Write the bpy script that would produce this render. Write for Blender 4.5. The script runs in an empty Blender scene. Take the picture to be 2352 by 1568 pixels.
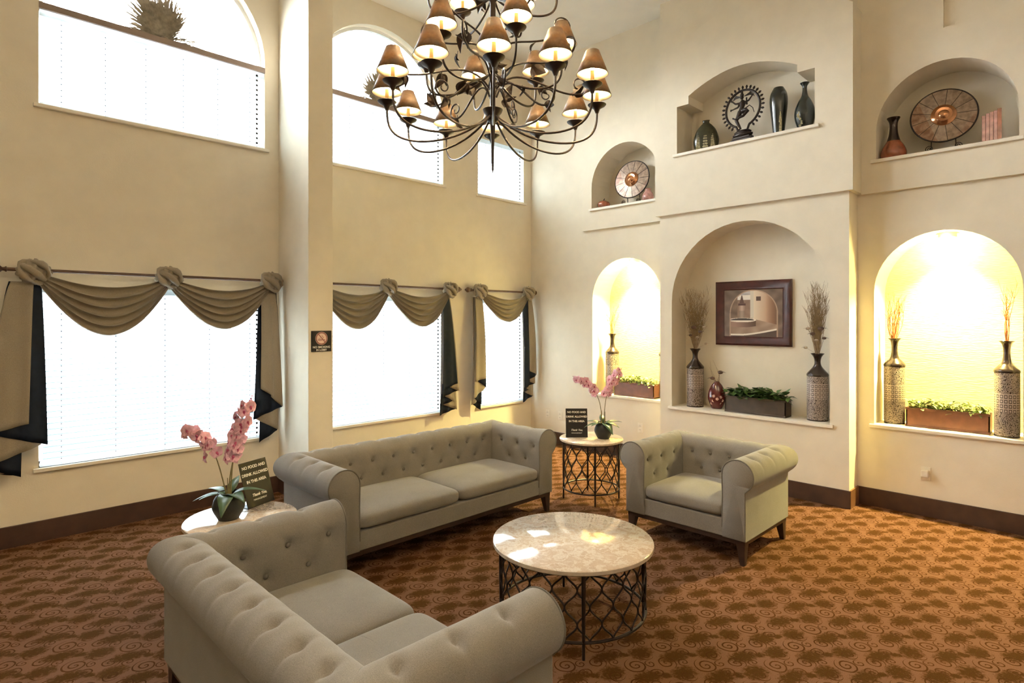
import bpy, math, random
from math import sin, cos, pi, radians as R, sqrt, exp
from mathutils import Vector as V, Matrix, geometry
S = bpy.context.scene; COL = S.collection
random.seed(7)

# ---------------------------------------------------------------- camera, world, exposure
cam_d = bpy.data.cameras.new('camera'); cam = bpy.data.objects.new('camera', cam_d); COL.objects.link(cam)
cam.location = (0, 0, 1.70); cam.rotation_euler = (R(90), 0, R(-45))
cam_d.sensor_width = 36; cam_d.lens = 36*1360/2352; cam_d.shift_y = -53/2352; cam_d.clip_start = 0.05
S.camera = cam
S.view_settings.view_transform = 'Standard'; S.view_settings.look = 'None'
S.view_settings.gamma = 1; S.view_settings.use_curve_mapping = False
S.view_settings.exposure = 0.56
wd = bpy.data.worlds.new('daylight'); S.world = wd; wd.use_nodes = True
_bg = wd.node_tree.nodes['Background']; _bg.inputs[1].default_value = 42.0     # bright hazy sky over a dimmer blue-green ground
_tc = wd.node_tree.nodes.new('ShaderNodeTexCoord'); _sx = wd.node_tree.nodes.new('ShaderNodeSeparateXYZ'); _rp = wd.node_tree.nodes.new('ShaderNodeValToRGB')
wd.node_tree.links.new(_tc.outputs['Generated'], _sx.inputs[0]); wd.node_tree.links.new(_sx.outputs[2], _rp.inputs[0]); wd.node_tree.links.new(_rp.outputs[0], _bg.inputs[0])
_rp.color_ramp.elements[0].position = 0.0; _rp.color_ramp.elements[0].color = (0.0045, 0.0100, 0.0115, 1)
_rp.color_ramp.elements[1].position = 0.16; _rp.color_ramp.elements[1].color = (0.93, 0.97, 1.0, 1)
CEIL = 5.22
def lamp(name, kind, loc, power, color, **kw):
    l = bpy.data.lights.new(name, kind); l.energy = power; l.color = color
    o = bpy.data.objects.new(name, l); COL.objects.link(o); o.location = loc
    for k, v in kw.items(): setattr(l, k, v)
    return o
WARM = (1.0, 0.80, 0.52)
DOWN = [(-1.6, -1.6), (1.2, -1.6), (-1.6, 1.6), (3.9, -1.6), (-1.6, 3.9), (1.0, 0.9)]
for x, y in DOWN:   # added ceiling downlights out of view, faint fill light
    lamp('fill_downlight_lamp', 'AREA', (x, y, CEIL-0.04), 2, (1.0, 0.85, 0.64), shape='DISK', size=0.3)

UPL = [(-2.4, -0.3), (0.3, -2.4)]
for x, y in UPL:    # added fill pendants, unseen behind the viewer, shining up
    lamp('fill_pendant_lamp', 'AREA', (x, y, 3.72), 82, (1.0, 0.86, 0.66), shape='DISK', size=0.5).rotation_euler = (R(180), 0, 0)

# ---------------------------------------------------------------- helpers
def mesh(name, vs, fs, mats, parent=None, smooth=False, mi=None, angle=None, loc=None):
    me = bpy.data.meshes.new(name); me.from_pydata([tuple(v) for v in vs], [], fs)
    if not isinstance(mats, (list, tuple)): mats = [mats]
    for m in mats: me.materials.append(m)
    if mi: me.polygons.foreach_set('material_index', mi)
    if smooth: me.polygons.foreach_set('use_smooth', [True]*len(me.polygons))
    me.update()
    if smooth and angle: me.set_sharp_from_angle(angle=R(angle))
    o = bpy.data.objects.new(name, me); COL.objects.link(o)
    if parent: o.parent = parent
    if loc: o.location = loc
    return o
def sm(P, k=4):
    out = []
    for i in range(len(P)-1):
        a = P[max(0, i-1)]; b = P[i]; c = P[i+1]; d = P[min(len(P)-1, i+2)]
        for j in range(k):
            t = j/k; f = lambda n: .5*((2*b[n])+(c[n]-a[n])*t+(2*a[n]-5*b[n]+4*c[n]-d[n])*t*t+(3*b[n]-a[n]-3*c[n]+d[n])*t**3)
            out.append((max(0, f(0)), f(1)))
    return out+[P[-1]]
class MB:
    def __init__(s): s.v = []; s.f = []; s.mi = []
    def add(s, vs, fs, mi=0):
        n = len(s.v); s.v += [tuple(v) for v in vs]; s.f += [tuple(i+n for i in f) for f in fs]; s.mi += [mi]*len(fs); return s
    def box(s, a, b, mi=0):
        x0, y0, z0 = a; x1, y1, z1 = b
        return s.add([(x0,y0,z0),(x1,y0,z0),(x1,y1,z0),(x0,y1,z0),(x0,y0,z1),(x1,y0,z1),(x1,y1,z1),(x0,y1,z1)],
              [(0,3,2,1),(4,5,6,7),(0,1,5,4),(1,2,6,5),(2,3,7,6),(3,0,4,7)], mi)
    def lathe(s, prof, n=24, c=(0,0,0), mi=0, sx=1, sy=1):
        vs = []; fs = []; m = len(prof)
        for k in range(n):
            a = 2*pi*k/n
            for r, z in prof: vs.append((c[0]+r*cos(a)*sx, c[1]+r*sin(a)*sy, c[2]+z))
        for k in range(n):
            k2 = (k+1) % n
            for j in range(m-1): fs.append((k*m+j, k2*m+j, k2*m+j+1, k*m+j+1))
        fs.append(tuple(k*m for k in range(n))[::-1]) if prof[0][0] > 1e-4 else None
        fs.append(tuple(k*m+m-1 for k in range(n))) if prof[-1][0] > 1e-4 else None
        return s.add(vs, fs, mi)
    def shell(s, prof, n=24, c=(0,0,0), mi=0):
        vs = []; fs = []; m = len(prof)
        for k in range(n):
            a = 2*pi*k/n
            for r, z in prof: vs.append((c[0]+r*cos(a), c[1]+r*sin(a), c[2]+z))
        for k in range(n):
            k2 = (k+1) % n
            for j in range(m-1): fs.append((k*m+j, k2*m+j, k2*m+j+1, k*m+j+1))
        return s.add(vs, fs, mi)
    def tube(s, pts, r, n=8, mi=0, cap=True, closed=False):
        pts = [V(p) for p in pts]; m = len(pts)
        rr = r if isinstance(r, (list, tuple)) else [r]*m
        vs = []; fs = []; nrm = None
        for i, p in enumerate(pts):
            if closed: t = pts[(i+1) % m] - pts[i-1]
            else: t = pts[min(i+1, m-1)] - pts[max(i-1, 0)]
            if t.length < 1e-9: t = V((0, 0, 1))
            t.normalize()
            if nrm is None:
                nrm = t.cross(V((0, 0, 1)) if abs(t.z) < .9 else V((1, 0, 0))).normalized()
            else:
                nrm = (nrm - t*nrm.dot(t))
                nrm = nrm.normalized() if nrm.length > 1e-6 else t.cross(V((1, .3, 0))).normalized()
            b = t.cross(nrm)
            for k in range(n):
                a = 2*pi*k/n; vs.append(p + (nrm*cos(a) + b*sin(a))*rr[i])
        for i in range(m if closed else m-1):
            i2 = (i+1) % m
            for k in range(n):
                k2 = (k+1) % n; fs.append((i*n+k, i*n+k2, i2*n+k2, i2*n+k))
        if cap and not closed: fs += [tuple(range(n))[::-1], tuple((m-1)*n+k for k in range(n))]
        return s.add(vs, fs, mi)
    def ball(s, c, r, n=10, mi=0, sc=(1,1,1)):
        vs = []; fs = []; h = max(4, n//2+1)
        for i in range(h+1):
            t = pi*i/h
            for k in range(n):
                a = 2*pi*k/n; vs.append((c[0]+r*sc[0]*sin(t)*cos(a), c[1]+r*sc[1]*sin(t)*sin(a), c[2]+r*sc[2]*cos(t)))
        for i in range(h):
            for k in range(n):
                k2 = (k+1) % n; fs.append((i*n+k, (i+1)*n+k, (i+1)*n+k2, i*n+k2))
        return s.add(vs, fs, mi)
    def grid(s, fn, nu, nv, mi=0, wrap=False):
        vs = [fn(i/nu, j/nv) for i in range(nu+1) for j in range(nv+1)]
        fs = [(i*(nv+1)+j, (i+1)*(nv+1)+j, (i+1)*(nv+1)+j+1, i*(nv+1)+j+1) for i in range(nu) for j in range(nv)]
        return s.add(vs, fs, mi)
    def leaf(s, base, dirv, up, L, W, bend=0.3, n=5, mi=0, fold=.15):
        base = V(base); d = V(dirv).normalized(); u = V(up); u = (u - d*u.dot(d)); u = u.normalized() if u.length > 1e-5 else V((0,0,1))
        side = d.cross(u); vs = []; fs = []
        for i in range(n+1):
            t = i/n; w = W*sin(pi*min(.98, t**.8*.96+.03))*.5 + 1e-4
            p = base + d*L*t - u*bend*L*t*t
            vs += [p - side*w + u*w*fold*2, p, p + side*w + u*w*fold*2]
        for i in range(n):
            a = i*3; fs += [(a, a+1, a+4, a+3), (a+1, a+2, a+5, a+4)]
        return s.add(vs, fs, mi)
    def xf(s, M, i0=0):
        for i in range(i0, len(s.v)): s.v[i] = tuple(M @ V(s.v[i]))
        return s
    def build(s, name, mats, parent=None, smooth=True, angle=40, loc=None):
        return mesh(name, s.v, s.f, mats, parent, smooth, s.mi if isinstance(mats, (list, tuple)) else None, angle, loc)
def bevel(o, w, seg=2, ang=35):
    m = o.modifiers.new('bevel', 'BEVEL'); m.width = w; m.segments = seg; m.limit_method = 'ANGLE'; m.angle_limit = R(ang); return o
def tag(o, label, cat, group=None, kind=None):
    o['label'] = label; o['category'] = cat
    if group: o['group'] = group
    if kind: o['kind'] = kind
    return o
def thing(name, label, cat, loc=(0,0,0), rz=0, group=None):
    o = bpy.data.objects.new(name, None); COL.objects.link(o); o.location = loc; o.rotation_euler = (0, 0, rz)
    o.empty_display_size = .1
    return tag(o, label, cat, group)
def struct(o): o['kind'] = 'structure'; return o
def link_copy(o, parent):
    c = o.copy(); COL.objects.link(c); c.parent = parent
    return c
def dup(root, loc, rz, label, group=None):
    r = root.copy(); COL.objects.link(r); r.location = loc; r.rotation_euler = (0, 0, rz); r['label'] = label
    if group: r['group'] = group
    for ch in list(root.children):
        c = link_copy(ch, r)
        for g in list(ch.children): link_copy(g, c)
    return r

# ---------------------------------------------------------------- node helpers / materials
class NT:
    def __init__(s, name):
        s.m = bpy.data.materials.new(name); s.m.use_nodes = True; s.t = s.m.node_tree; s.n = s.t.nodes; s.l = s.t.links
        s.b = s.n['Principled BSDF']; s.out = s.n['Material Output']
    def new(s, kind, **kw):
        n = s.n.new(kind)
        for k, v in kw.items(): setattr(n, k, v)
        return n
    def set(s, node, key, val):
        if isinstance(val, bpy.types.NodeSocket): s.l.new(val, node.inputs[key])
        else: node.inputs[key].default_value = val
    def math(s, op, a, b=None, c=None, clamp=False):
        n = s.new('ShaderNodeMath', operation=op); n.use_clamp = clamp
        s.set(n, 0, a)
        if b is not None: s.set(n, 1, b)
        if c is not None: s.set(n, 2, c)
        return n.outputs[0]
    def coord(s, kind='Object'): return s.new('ShaderNodeTexCoord').outputs[kind]
    def noise(s, vec, scale, detail=2, rough=.5, out=0):
        n = s.new('ShaderNodeTexNoise'); s.set(n, 'Vector', vec); n.inputs['Scale'].default_value = scale
        n.inputs['Detail'].default_value = detail; n.inputs['Roughness'].default_value = rough; return n.outputs[out]
    def ramp(s, fac, stops, interp='LINEAR'):
        n = s.new('ShaderNodeValToRGB'); s.l.new(fac, n.inputs[0]); cr = n.color_ramp; cr.interpolation = interp
        while len(cr.elements) < len(stops): cr.elements.new(.5)
        for e, (p, c) in zip(cr.elements, stops): e.position = p; e.color = (*c, 1) if len(c) == 3 else c
        return n.outputs[0]
    def mix(s, fac, a, b, mode='MIX'):
        n = s.new('ShaderNodeMix', data_type='RGBA', blend_type=mode)
        s.set(n, 0, fac)
        for k, v in ((6, a), (7, b)):
            if isinstance(v, bpy.types.NodeSocket): s.l.new(v, n.inputs[k])
            else: n.inputs[k].default_value = (*v, 1)
        return n.outputs[2]
    def bump(s, h, strength=.3, dist=.01):
        n = s.new('ShaderNodeBump'); n.inputs['Strength'].default_value = strength; n.inputs['Distance'].default_value = dist
        s.l.new(h, n.inputs['Height']); s.l.new(n.outputs[0], s.b.inputs['Normal'])
def mat(name, col, rough=.6, metal=0, spec=.5, noise=None, bump=None, coat=0, sheen=0):
    t = NT(name); b = t.b; b.inputs['Roughness'].default_value = rough; b.inputs['Metallic'].default_value = metal
    b.inputs['Specular IOR Level'].default_value = spec; b.inputs['Coat Weight'].default_value = coat
    b.inputs['Coat Roughness'].default_value = .08
    if sheen: b.inputs['Sheen Weight'].default_value = sheen
    co = t.coord()
    sc, amt = noise or (18, .08)
    f = t.noise(co, sc, 3)
    c = t.ramp(f, [(.3, tuple(x*(1-amt) for x in col)), (.7, tuple(min(1, x*(1+amt)) for x in col))])
    t.l.new(c, b.inputs['Base Color'])
    if bump: t.bump(t.noise(co, bump[0], 3), bump[1], bump[2] if len(bump) > 2 else .005)
    return t.m
def emit(name, col, st):
    t = NT(name); t.b.inputs['Base Color'].default_value = (*col, 1); t.b.inputs['Emission Color'].default_value = (*col, 1)
    t.b.inputs['Emission Strength'].default_value = st; return t.m

WALL = (0.80, 0.725, 0.585)
M_wall = mat('painted_wall', WALL, .85, spec=.25, noise=(6, .03), bump=(160, .25, .004))
M_ceil = mat('ceiling_paint', (0.88, 0.84, 0.74), .9, spec=.2, noise=(6, .02), bump=(120, .2, .003))
M_niche = mat('textured_niche_wallpaper', (0.76, 0.68, 0.42), .8, spec=.2, noise=(3, .03))
def _wave_paper():
    t = NT('rippled_niche_wallpaper'); co = t.coord('Object')
    mp = t.new('ShaderNodeMapping'); t.l.new(co, mp.inputs[0]); mp.inputs['Scale'].default_value = (1, 6, 40)
    f = t.noise(mp.outputs[0], 3.2, 3)
    t.l.new(t.ramp(f, [(.35, (.70, .62, .36)), (.65, (.80, .73, .48))]), t.b.inputs['Base Color'])
    t.b.inputs['Roughness'].default_value = .8
    t.bump(f, .5, .01); return t.m
M_ripple = _wave_paper()
M_trim = mat('white_trim', (.86, .80, .68), .4, noise=(5, .02))
M_vinyl = mat('white_window_frame', (.85, .86, .86), .4, noise=(5, .02))
M_base = mat('dark_brown_baseboard', (.055, .026, .016), .5, noise=(9, .2))
M_ledge = mat('brown_ledge_paint', (.26, .19, .15), .6, noise=(8, .08))
M_wood = mat('espresso_wood', (.030, .016, .011), .38, noise=(14, .25))
M_iron = mat('dark_bronze_iron', (.026, .016, .012), .42, metal=.35, noise=(30, .3))
M_bronze = mat('antique_bronze', (.16, .12, .09), .38, metal=.8, noise=(30, .3))
M_rod = mat('brown_wood_rod', (.10, .05, .03), .45, noise=(30, .2))
M_navy = mat('navy_satin_lining', (.006, .011, .024), .65, spec=.2, noise=(20, .2))
M_black = mat('black_acrylic', (.012, .010, .010), .38, spec=.3, noise=(10, .1))
M_text = mat('white_lettering', (.85, .82, .75), .6)
M_pot = mat('black_ceramic_pot', (.012, .014, .013), .55, noise=(12, .3), bump=(60, .3, .004))
M_leafd = mat('orchid_leaf_green', (.035, .075, .028), .35, noise=(14, .35))
M_stem = mat('orchid_stem', (.20, .16, .06), .6, noise=(30, .3))
M_petal = mat('pink_orchid_petal', (.74, .42, .50), .5, noise=(26, .22))
M_lip = mat('magenta_orchid_lip', (.42, .06, .14), .5, noise=(26, .2))
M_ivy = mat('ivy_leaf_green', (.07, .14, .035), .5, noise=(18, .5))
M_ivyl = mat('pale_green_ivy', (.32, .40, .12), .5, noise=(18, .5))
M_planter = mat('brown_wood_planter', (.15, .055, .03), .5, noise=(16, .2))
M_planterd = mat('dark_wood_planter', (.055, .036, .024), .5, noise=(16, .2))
M_twig = mat('dried_twig', (.30, .20, .10), .8, noise=(30, .3))
M_twigo = mat('orange_dried_twig', (.36, .12, .03), .8, noise=(30, .3))
M_husk = mat('dark_dried_pod', (.12, .07, .05), .7, noise=(40, .4))
M_husp = mat('pale_dried_pod', (.50, .40, .28), .7, noise=(40, .3))
M_grass = mat('dried_palm_grass', (.26, .22, .16), .9, noise=(30, .3))
M_frame = mat('mahogany_frame', (.055, .012, .010), .32, noise=(16, .3), coat=.3)
M_outlet = mat('white_outlet_plastic', (.82, .76, .64), .4)
M_slot = mat('outlet_slot', (.05, .045, .04), .6)
M_plate = mat('chrome_glare_metal', (.42, .24, .14), .2, metal=.9, noise=(8, .3))

def _fabric():
    t = NT('grey_linen_upholstery'); co = t.coord()
    n1 = t.noise(co, 420, 2, .7); n2 = t.noise(co, 7, 3)
    a = t.ramp(n1, [(.35, (.138, .122, .102)), (.65, (.275, .248, .212))])
    b = t.mix(.35, a, t.ramp(n2, [(.3, (.170, .152, .128)), (.7, (.235, .212, .180))]))
    t.l.new(b, t.b.inputs['Base Color']); t.b.inputs['Roughness'].default_value = .95
    t.b.inputs['Specular IOR Level'].default_value = .15; t.b.inputs['Sheen Weight'].default_value = .25
    t.bump(n1, .25, .003); return t.m
M_fab = _fabric()
M_pipe = mat('upholstery_piping', (.16, .145, .125), .9, spec=.1)
M_btn = mat('upholstery_button', (.15, .135, .115), .9, spec=.1)
def _swag():
    t = NT('taupe_drapery'); co = t.coord()
    f = t.noise(co, 260, 2)
    t.l.new(t.ramp(f, [(.3, (.25, .208, .150)), (.7, (.335, .282, .210))]), t.b.inputs['Base Color'])
    t.b.inputs['Roughness'].default_value = .75; t.b.inputs['Sheen Weight'].default_value = .2
    t.b.inputs['Specular IOR Level'].default_value = .25; return t.m
M_swag = _swag()
def _blind():
    t = NT('white_blind_slat')
    d = t.new('ShaderNodeBsdfDiffuse'); d.inputs[0].default_value = (.88, .91, .93, 1)
    tr = t.new('ShaderNodeBsdfTranslucent'); tr.inputs[0].default_value = (.90, .95, .97, 1)
    mx = t.new('ShaderNodeMixShader'); mx.inputs[0].default_value = .55
    t.l.new(d.outputs[0], mx.inputs[1]); t.l.new(tr.outputs[0], mx.inputs[2]); t.l.new(mx.outputs[0], t.out.inputs[0]); return t.m
M_slat = _blind()
M_cord = mat('blue_grey_ladder_cord', (.16, .19, .24), .8)
def _glass():
    t = NT('window_glass')
    tr = t.new('ShaderNodeBsdfTransparent'); g = t.new('ShaderNodeBsdfGlossy'); g.inputs['Roughness'].default_value = .02
    mx = t.new('ShaderNodeMixShader'); mx.inputs[0].default_value = .06
    t.l.new(tr.outputs[0], mx.inputs[1]); t.l.new(g.outputs[0], mx.inputs[2]); t.l.new(mx.outputs[0], t.out.inputs[0]); return t.m
M_glass = _glass()
def _marble():
    t = NT('beige_marble'); co = t.coord()
    w = t.noise(co, 5, 5, .65, 1)
    v = t.new('ShaderNodeVectorMath', operation='MULTIPLY_ADD'); t.l.new(w, v.inputs[0]); v.inputs[1].default_value = (.25, .25, .25); t.l.new(co, v.inputs[2])
    f = t.noise(v.outputs[0], 9, 8, .65)
    c = t.ramp(f, [(.32, (.88, .76, .62)), (.45, (.70, .53, .38)), (.52, (.88, .78, .65)), (.60, (.66, .48, .33)), (.72, (.92, .84, .73))])
    t.l.new(c, t.b.inputs['Base Color']); t.b.inputs['Roughness'].default_value = .16; t.b.inputs['Coat Weight'].default_value = 1.0
    t.b.inputs['Coat Roughness'].default_value = .05; return t.m
M_marble = _marble()
M_marble_edge = mat('marble_edge', (.52, .43, .33), .4, noise=(25, .15))

def _carpet():
    t = NT('scroll_patterned_carpet'); co = t.coord('Object'); P = .243
    sp = t.new('ShaderNodeSeparateXYZ'); t.l.new(co, sp.inputs[0])
    wob = t.noise(co, 9, 2, .5)
    x = t.math('FRACT', t.math('ADD', t.math('DIVIDE', sp.outputs[0], P), t.math('MULTIPLY', wob, .10)))
    y = t.math('FRACT', t.math('ADD', t.math('DIVIDE', sp.outputs[1], P), t.math('MULTIPLY', wob, .10)))
    lines = None
    # spiral centre, radius, pitch, handedness, phase
    for cx, cy, Rr, pitch, hd, ph in [(.26, .72, .24, .115, 1, .1), (.70, .80, .17, .095, -1, .45), (.78, .34, .20, .10, 1, .7),
                                      (.36, .28, .15, .09, -1, .2), (.52, .55, .12, .085, 1, .9), (.05, .10, .13, .085, -1, .6)]:
        dx = t.math('SUBTRACT', t.math('FRACT', t.math('ADD', t.math('SUBTRACT', x, cx), .5)), .5)
        dy = t.math('SUBTRACT', t.math('FRACT', t.math('ADD', t.math('SUBTRACT', y, cy), .5)), .5)
        r = t.math('SQRT', t.math('ADD', t.math('MULTIPLY', dx, dx), t.math('MULTIPLY', dy, dy)))
        th = t.math('DIVIDE', t.math('ARCTAN2', dy, dx), 2*pi*hd)
        k = t.math('FRACT', t.math('ADD', t.math('ADD', th, t.math('DIVIDE', r, pitch)), ph))
        d = t.math('ABSOLUTE', t.math('SUBTRACT', k, .5))           # 0 on the line
        ln = t.math('MULTIPLY', t.math('LESS_THAN', d, .14), t.math('LESS_THAN', r, Rr))
        lines = ln if lines is None else t.math('MAXIMUM', lines, ln)
    # dark leafy patches between the scrolls, one pair per repeat
    pt = None
    for cx, cy, a, b, ang in [(.10, .34, .30, .17, -.35), (.72, .92, .25, .19, -.2), (.40, .12, .12, .08, -.8)]:
        dx = t.math('SUBTRACT', t.math('FRACT', t.math('ADD', t.math('SUBTRACT', x, cx), .5)), .5)
        dy = t.math('SUBTRACT', t.math('FRACT', t.math('ADD', t.math('SUBTRACT', y, cy), .5)), .5)
        u = t.math('DIVIDE', t.math('ADD', t.math('MULTIPLY', dx, cos(ang)), t.math('MULTIPLY', dy, sin(ang))), a)
        v = t.math('DIVIDE', t.math('SUBTRACT', t.math('MULTIPLY', dy, cos(ang)), t.math('MULTIPLY', dx, sin(ang))), b)
        e = t.math('ADD', t.math('ADD', t.math('MULTIPLY', u, u), t.math('MULTIPLY', v, v)), t.math('MULTIPLY', t.math('SUBTRACT', t.noise(co, 55, 4, .75), .5), 5.0))
        p = t.math('MULTIPLY', t.math('MULTIPLY', t.math('SUBTRACT', 1.75, e), .8), 1.0, clamp=True)
        pt = p if pt is None else t.math('MAXIMUM', pt, p)
    fine = t.noise(co, 300, 2, .6); big = t.noise(co, 2.4, 3)
    light = t.ramp(fine, [(.3, (.120, .057, .029)), (.7, (.190, .094, .052))])
    darkc = t.ramp(fine, [(.3, (.040, .016, .004)), (.7, (.080, .034, .008))])
    linec = t.ramp(big, [(.35, (.050, .018, .005)), (.65, (.070, .026, .008))])
    c = t.mix(pt, light, darkc); c = t.mix(lines, c, linec)
    t.l.new(c, t.b.inputs['Base Color']); t.b.inputs['Roughness'].default_value = 1; t.b.inputs['Specular IOR Level'].default_value = .05
    t.bump(fine, .4, .004); return t.m
M_carpet = _carpet()

# ---------------------------------------------------------------- ROOM
UL, UP, CL, CP, VW = 6.12, 6.08, 5.87, 5.83, 5.74      # feature wall planes, window wall plane
X0, Y0 = -6.0, -3.2
struct(MB().box((X0, Y0, -.1), (UL+.5, VW+.3, 0)).build('floor', M_carpet, smooth=False))
struct(MB().box((X0, Y0, CEIL), (UL+.5, VW+.3, CEIL+.1)).build('ceiling', M_ceil, smooth=False))
struct(MB().box((X0, Y0-.1, 0), (UL+.5, Y0, CEIL)).build('wall_side', M_wall, smooth=False))
for x, y in DOWN:  # trim rings for the added, unseen fill downlights
    ring = MB().lathe([(.17, -.012), (.20, -.006), (.20, 0), (.17, 0)], 28).build('fill_light_ring', M_trim, loc=(x, y, CEIL))
    ring.name = 'fill_downlight_ring'; ring.parent = bpy.data.objects['ceiling']

for x, y in UPL:  # bowls and rods that carry the added fill lamps
    pb = thing('fill_pendant', 'added dark bowl fill lamp behind the viewer, on the side of the ' + ('left windows' if x < 0 else 'right lit niche'), 'pendant lamp', (x, y, 3.55), 0, 'added fill pendants behind the viewer')
    MB().shell([(0.001, 0), (.14, .02), (.25, .08), (.30, .16), (.285, .16), (.24, .09), (.13, .035), (0.001, .02)], 36).build('bowl', M_iron, pb)
    MB().tube([(0, 0, .02), (0, 0, CEIL-3.55)], .012, 10).build('rod', M_iron, pb)
def arch(c, hw, z0, zs, rh=None, n=24):
    rh = rh or hw
    return [(c-hw, z0), (c+hw, z0)] + [(c+hw*cos(pi*k/n), zs+rh*sin(pi*k/n)) for k in range(n+1)]
def plane_holes(mb, axis, pos, outer, holes, mi=0):
    """a flat wall face (axis 'x' or 'y' at pos) with openings"""
    polys = [outer] + holes
    flat = [p for l in polys for p in l]
    tri = geometry.tessellate_polygon([[V((a, b, 0)) for a, b in l] for l in polys])
    vs = [(pos, a, b) if axis == 'x' else (a, pos, b) for a, b in flat]
    mb.add(vs, [tuple(t) for t in tri], mi)
def strip(mb, axis, p0, p1, loop, mi=0, closed=True):
    n = len(loop); vs = []
    for a, b in loop:
        vs += [(p0, a, b), (p1, a, b)] if axis == 'x' else [(a, p0, b), (a, p1, b)]
    mb.add(vs, [(2*i, 2*((i+1) % n), 2*((i+1) % n)+1, 2*i+1) for i in range(n if closed else n-1)], mi)

struct(MB().box((X0-.1, Y0-.1, 0), (X0, VW+.2, CEIL)).build('wall_back', M_wall, smooth=False))
# niches: outlines in (v, z)
n_low_l = arch(4.15, .505, .744, 1.935); n_low_r = arch(.962, .513, .744, 1.935)
n_up_l = arch(4.15, .49, 3.10, 3.36); n_up_r = arch(.96, .49, 3.125, 3.38)
n_mid = arch(2.572, .803, .733, 1.88)
def steparch():
    pts = [(1.885, 3.485), (3.29, 3.485), (3.29, 4.0), (3.153, 4.0), (3.153, 4.085)]
    pts += [(3.153-(3.153-2.04)*k/16, 4.085+.16*sin(pi*k/16)**.9) for k in range(1, 16)]
    return pts + [(2.04, 4.085), (2.04, 4.01), (1.885, 4.01)]
n_mid_up = steparch()
w = MB(); VB0, VB1 = 1.61, 3.52        # projecting bay
plane_holes(w, 'x', UL, [(VB1, 0), (VW+.05, 0), (VW+.05, CEIL), (VB1, CEIL)], [n_low_l, n_up_l])
plane_holes(w, 'x', UL, [(Y0, 0), (VB0, 0), (VB0, CEIL), (Y0, CEIL)], [n_low_r, n_up_r])
plane_holes(w, 'x', CL, [(VB0, 0), (VB1, 0), (VB1, CEIL), (VB0, CEIL)], [n_mid, n_mid_up])
w.add([(CL, VB0, 0), (UL, VB0, 0), (UL, VB0, CEIL), (CL, VB0, CEIL)], [(0, 1, 2, 3)])
w.add([(CL, VB1, 0), (UL, VB1, 0), (UL, VB1, CEIL), (CL, VB1, CEIL)], [(0, 1, 2, 3)])
# raised upper panels
pl = [(VB1+.04, 2.83), (4.79, 2.83), (4.79, 4.09), (4.19, 4.09), (4.19, 4.44), (VB1+.04, 4.44)]
pr = [(VB0-.04, 2.83), (VB0-.04, 4.48), (.955, 4.48), (.955, 4.14), (.34, 4.14), (.34, 2.83)]
pc = [(VB0-.04, 2.84), (VB1+.04, 2.84), (VB1+.04, 4.50)] + [(VB1+.04-(VB1-VB0+.08)*k/20, 4.50+.37*sin(pi*k/20)) for k in range(1, 20)] + [(VB0-.04, 4.50)]
for pos, back, ol, hl in ((UP, UL, pl, n_up_l), (UP, UL, pr, n_up_r), (CP, UL, pc, n_mid_up)):
    plane_holes(w, 'x', pos, ol, [hl]); strip(w, 'x', pos, back, ol)
def niche(front, back, loop, mi_back=0):
    strip(w, 'x', front, back, loop)
    tri = geometry.tessellate_polygon([[V((a, b, 0)) for a, b in loop]])
    w.add([(back, a, b) for a, b in loop], [tuple(t) for t in tri], mi_back)
niche(UL, 6.50, n_low_l, 1); niche(UL, 6.50, n_low_r, 1); niche(UP, 6.46, n_up_l); niche(UP, 6.46, n_up_r)
niche(CL, 6.18, n_mid); niche(CP, 6.16, n_mid_up)
struct(w.build('wall_right', [M_wall, M_ripple], smooth=False))
# white sills on the niches
for k, (u0, ub, v0, v1, z) in enumerate([(UL, 6.50, 3.63, 4.67, .744), (UL, 6.50, .43, 1.49, .744), (UP, 6.46, 3.66, 4.65, 3.10),
                                         (UP, 6.46, .46, 1.47, 3.125), (CL, 6.18, 1.755, 3.39, .733), (CP, 6.16, 1.865, 3.31, 3.485)]):
    b = MB().box((u0-.028, v0-.02, z-.03), (u0+.002, v1+.02, z)).box((u0, v0+.012, z-.03), (ub, v1-.012, z+.001))
    struct(bevel(b.build('trim_%d' % (k+1), M_trim, smooth=False), .004))
# window wall
wins = [(1.50, .86, 'low'), (3.70, .845, 'low'), (5.545, .428, 'low')]
lowh = [[(c-h, .56), (c+h, .56), (c+h, 1.95), (c-h, 1.95)] for c, h, _ in wins]
uph = [arch(1.50, .86, 3.335, 4.15, .86), arch(3.70, .845, 3.335, 4.13, .84), [(5.117, 3.31), (5.973, 3.31), (5.973, 4.05), (5.117, 4.05)]]
w2 = MB(); plane_holes(w2, 'y', VW, [(X0, 0), (UL+.01, 0), (UL+.01, CEIL), (X0, CEIL)], lowh + uph)
for h in lowh + uph: strip(w2, 'y', VW, VW+.16, h)
plane_holes(w2, 'y', VW+.16, [(X0, 0), (UL+.01, 0), (UL+.01, CEIL), (X0, CEIL)], lowh + uph)
struct(w2.build('wall_left', M_wall, smooth=False))
struct(bevel(MB().box((2.495, 5.11, 0), (2.738, VW+.01, CEIL)).build('wall_column', M_wall, smooth=False), .006))
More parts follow.
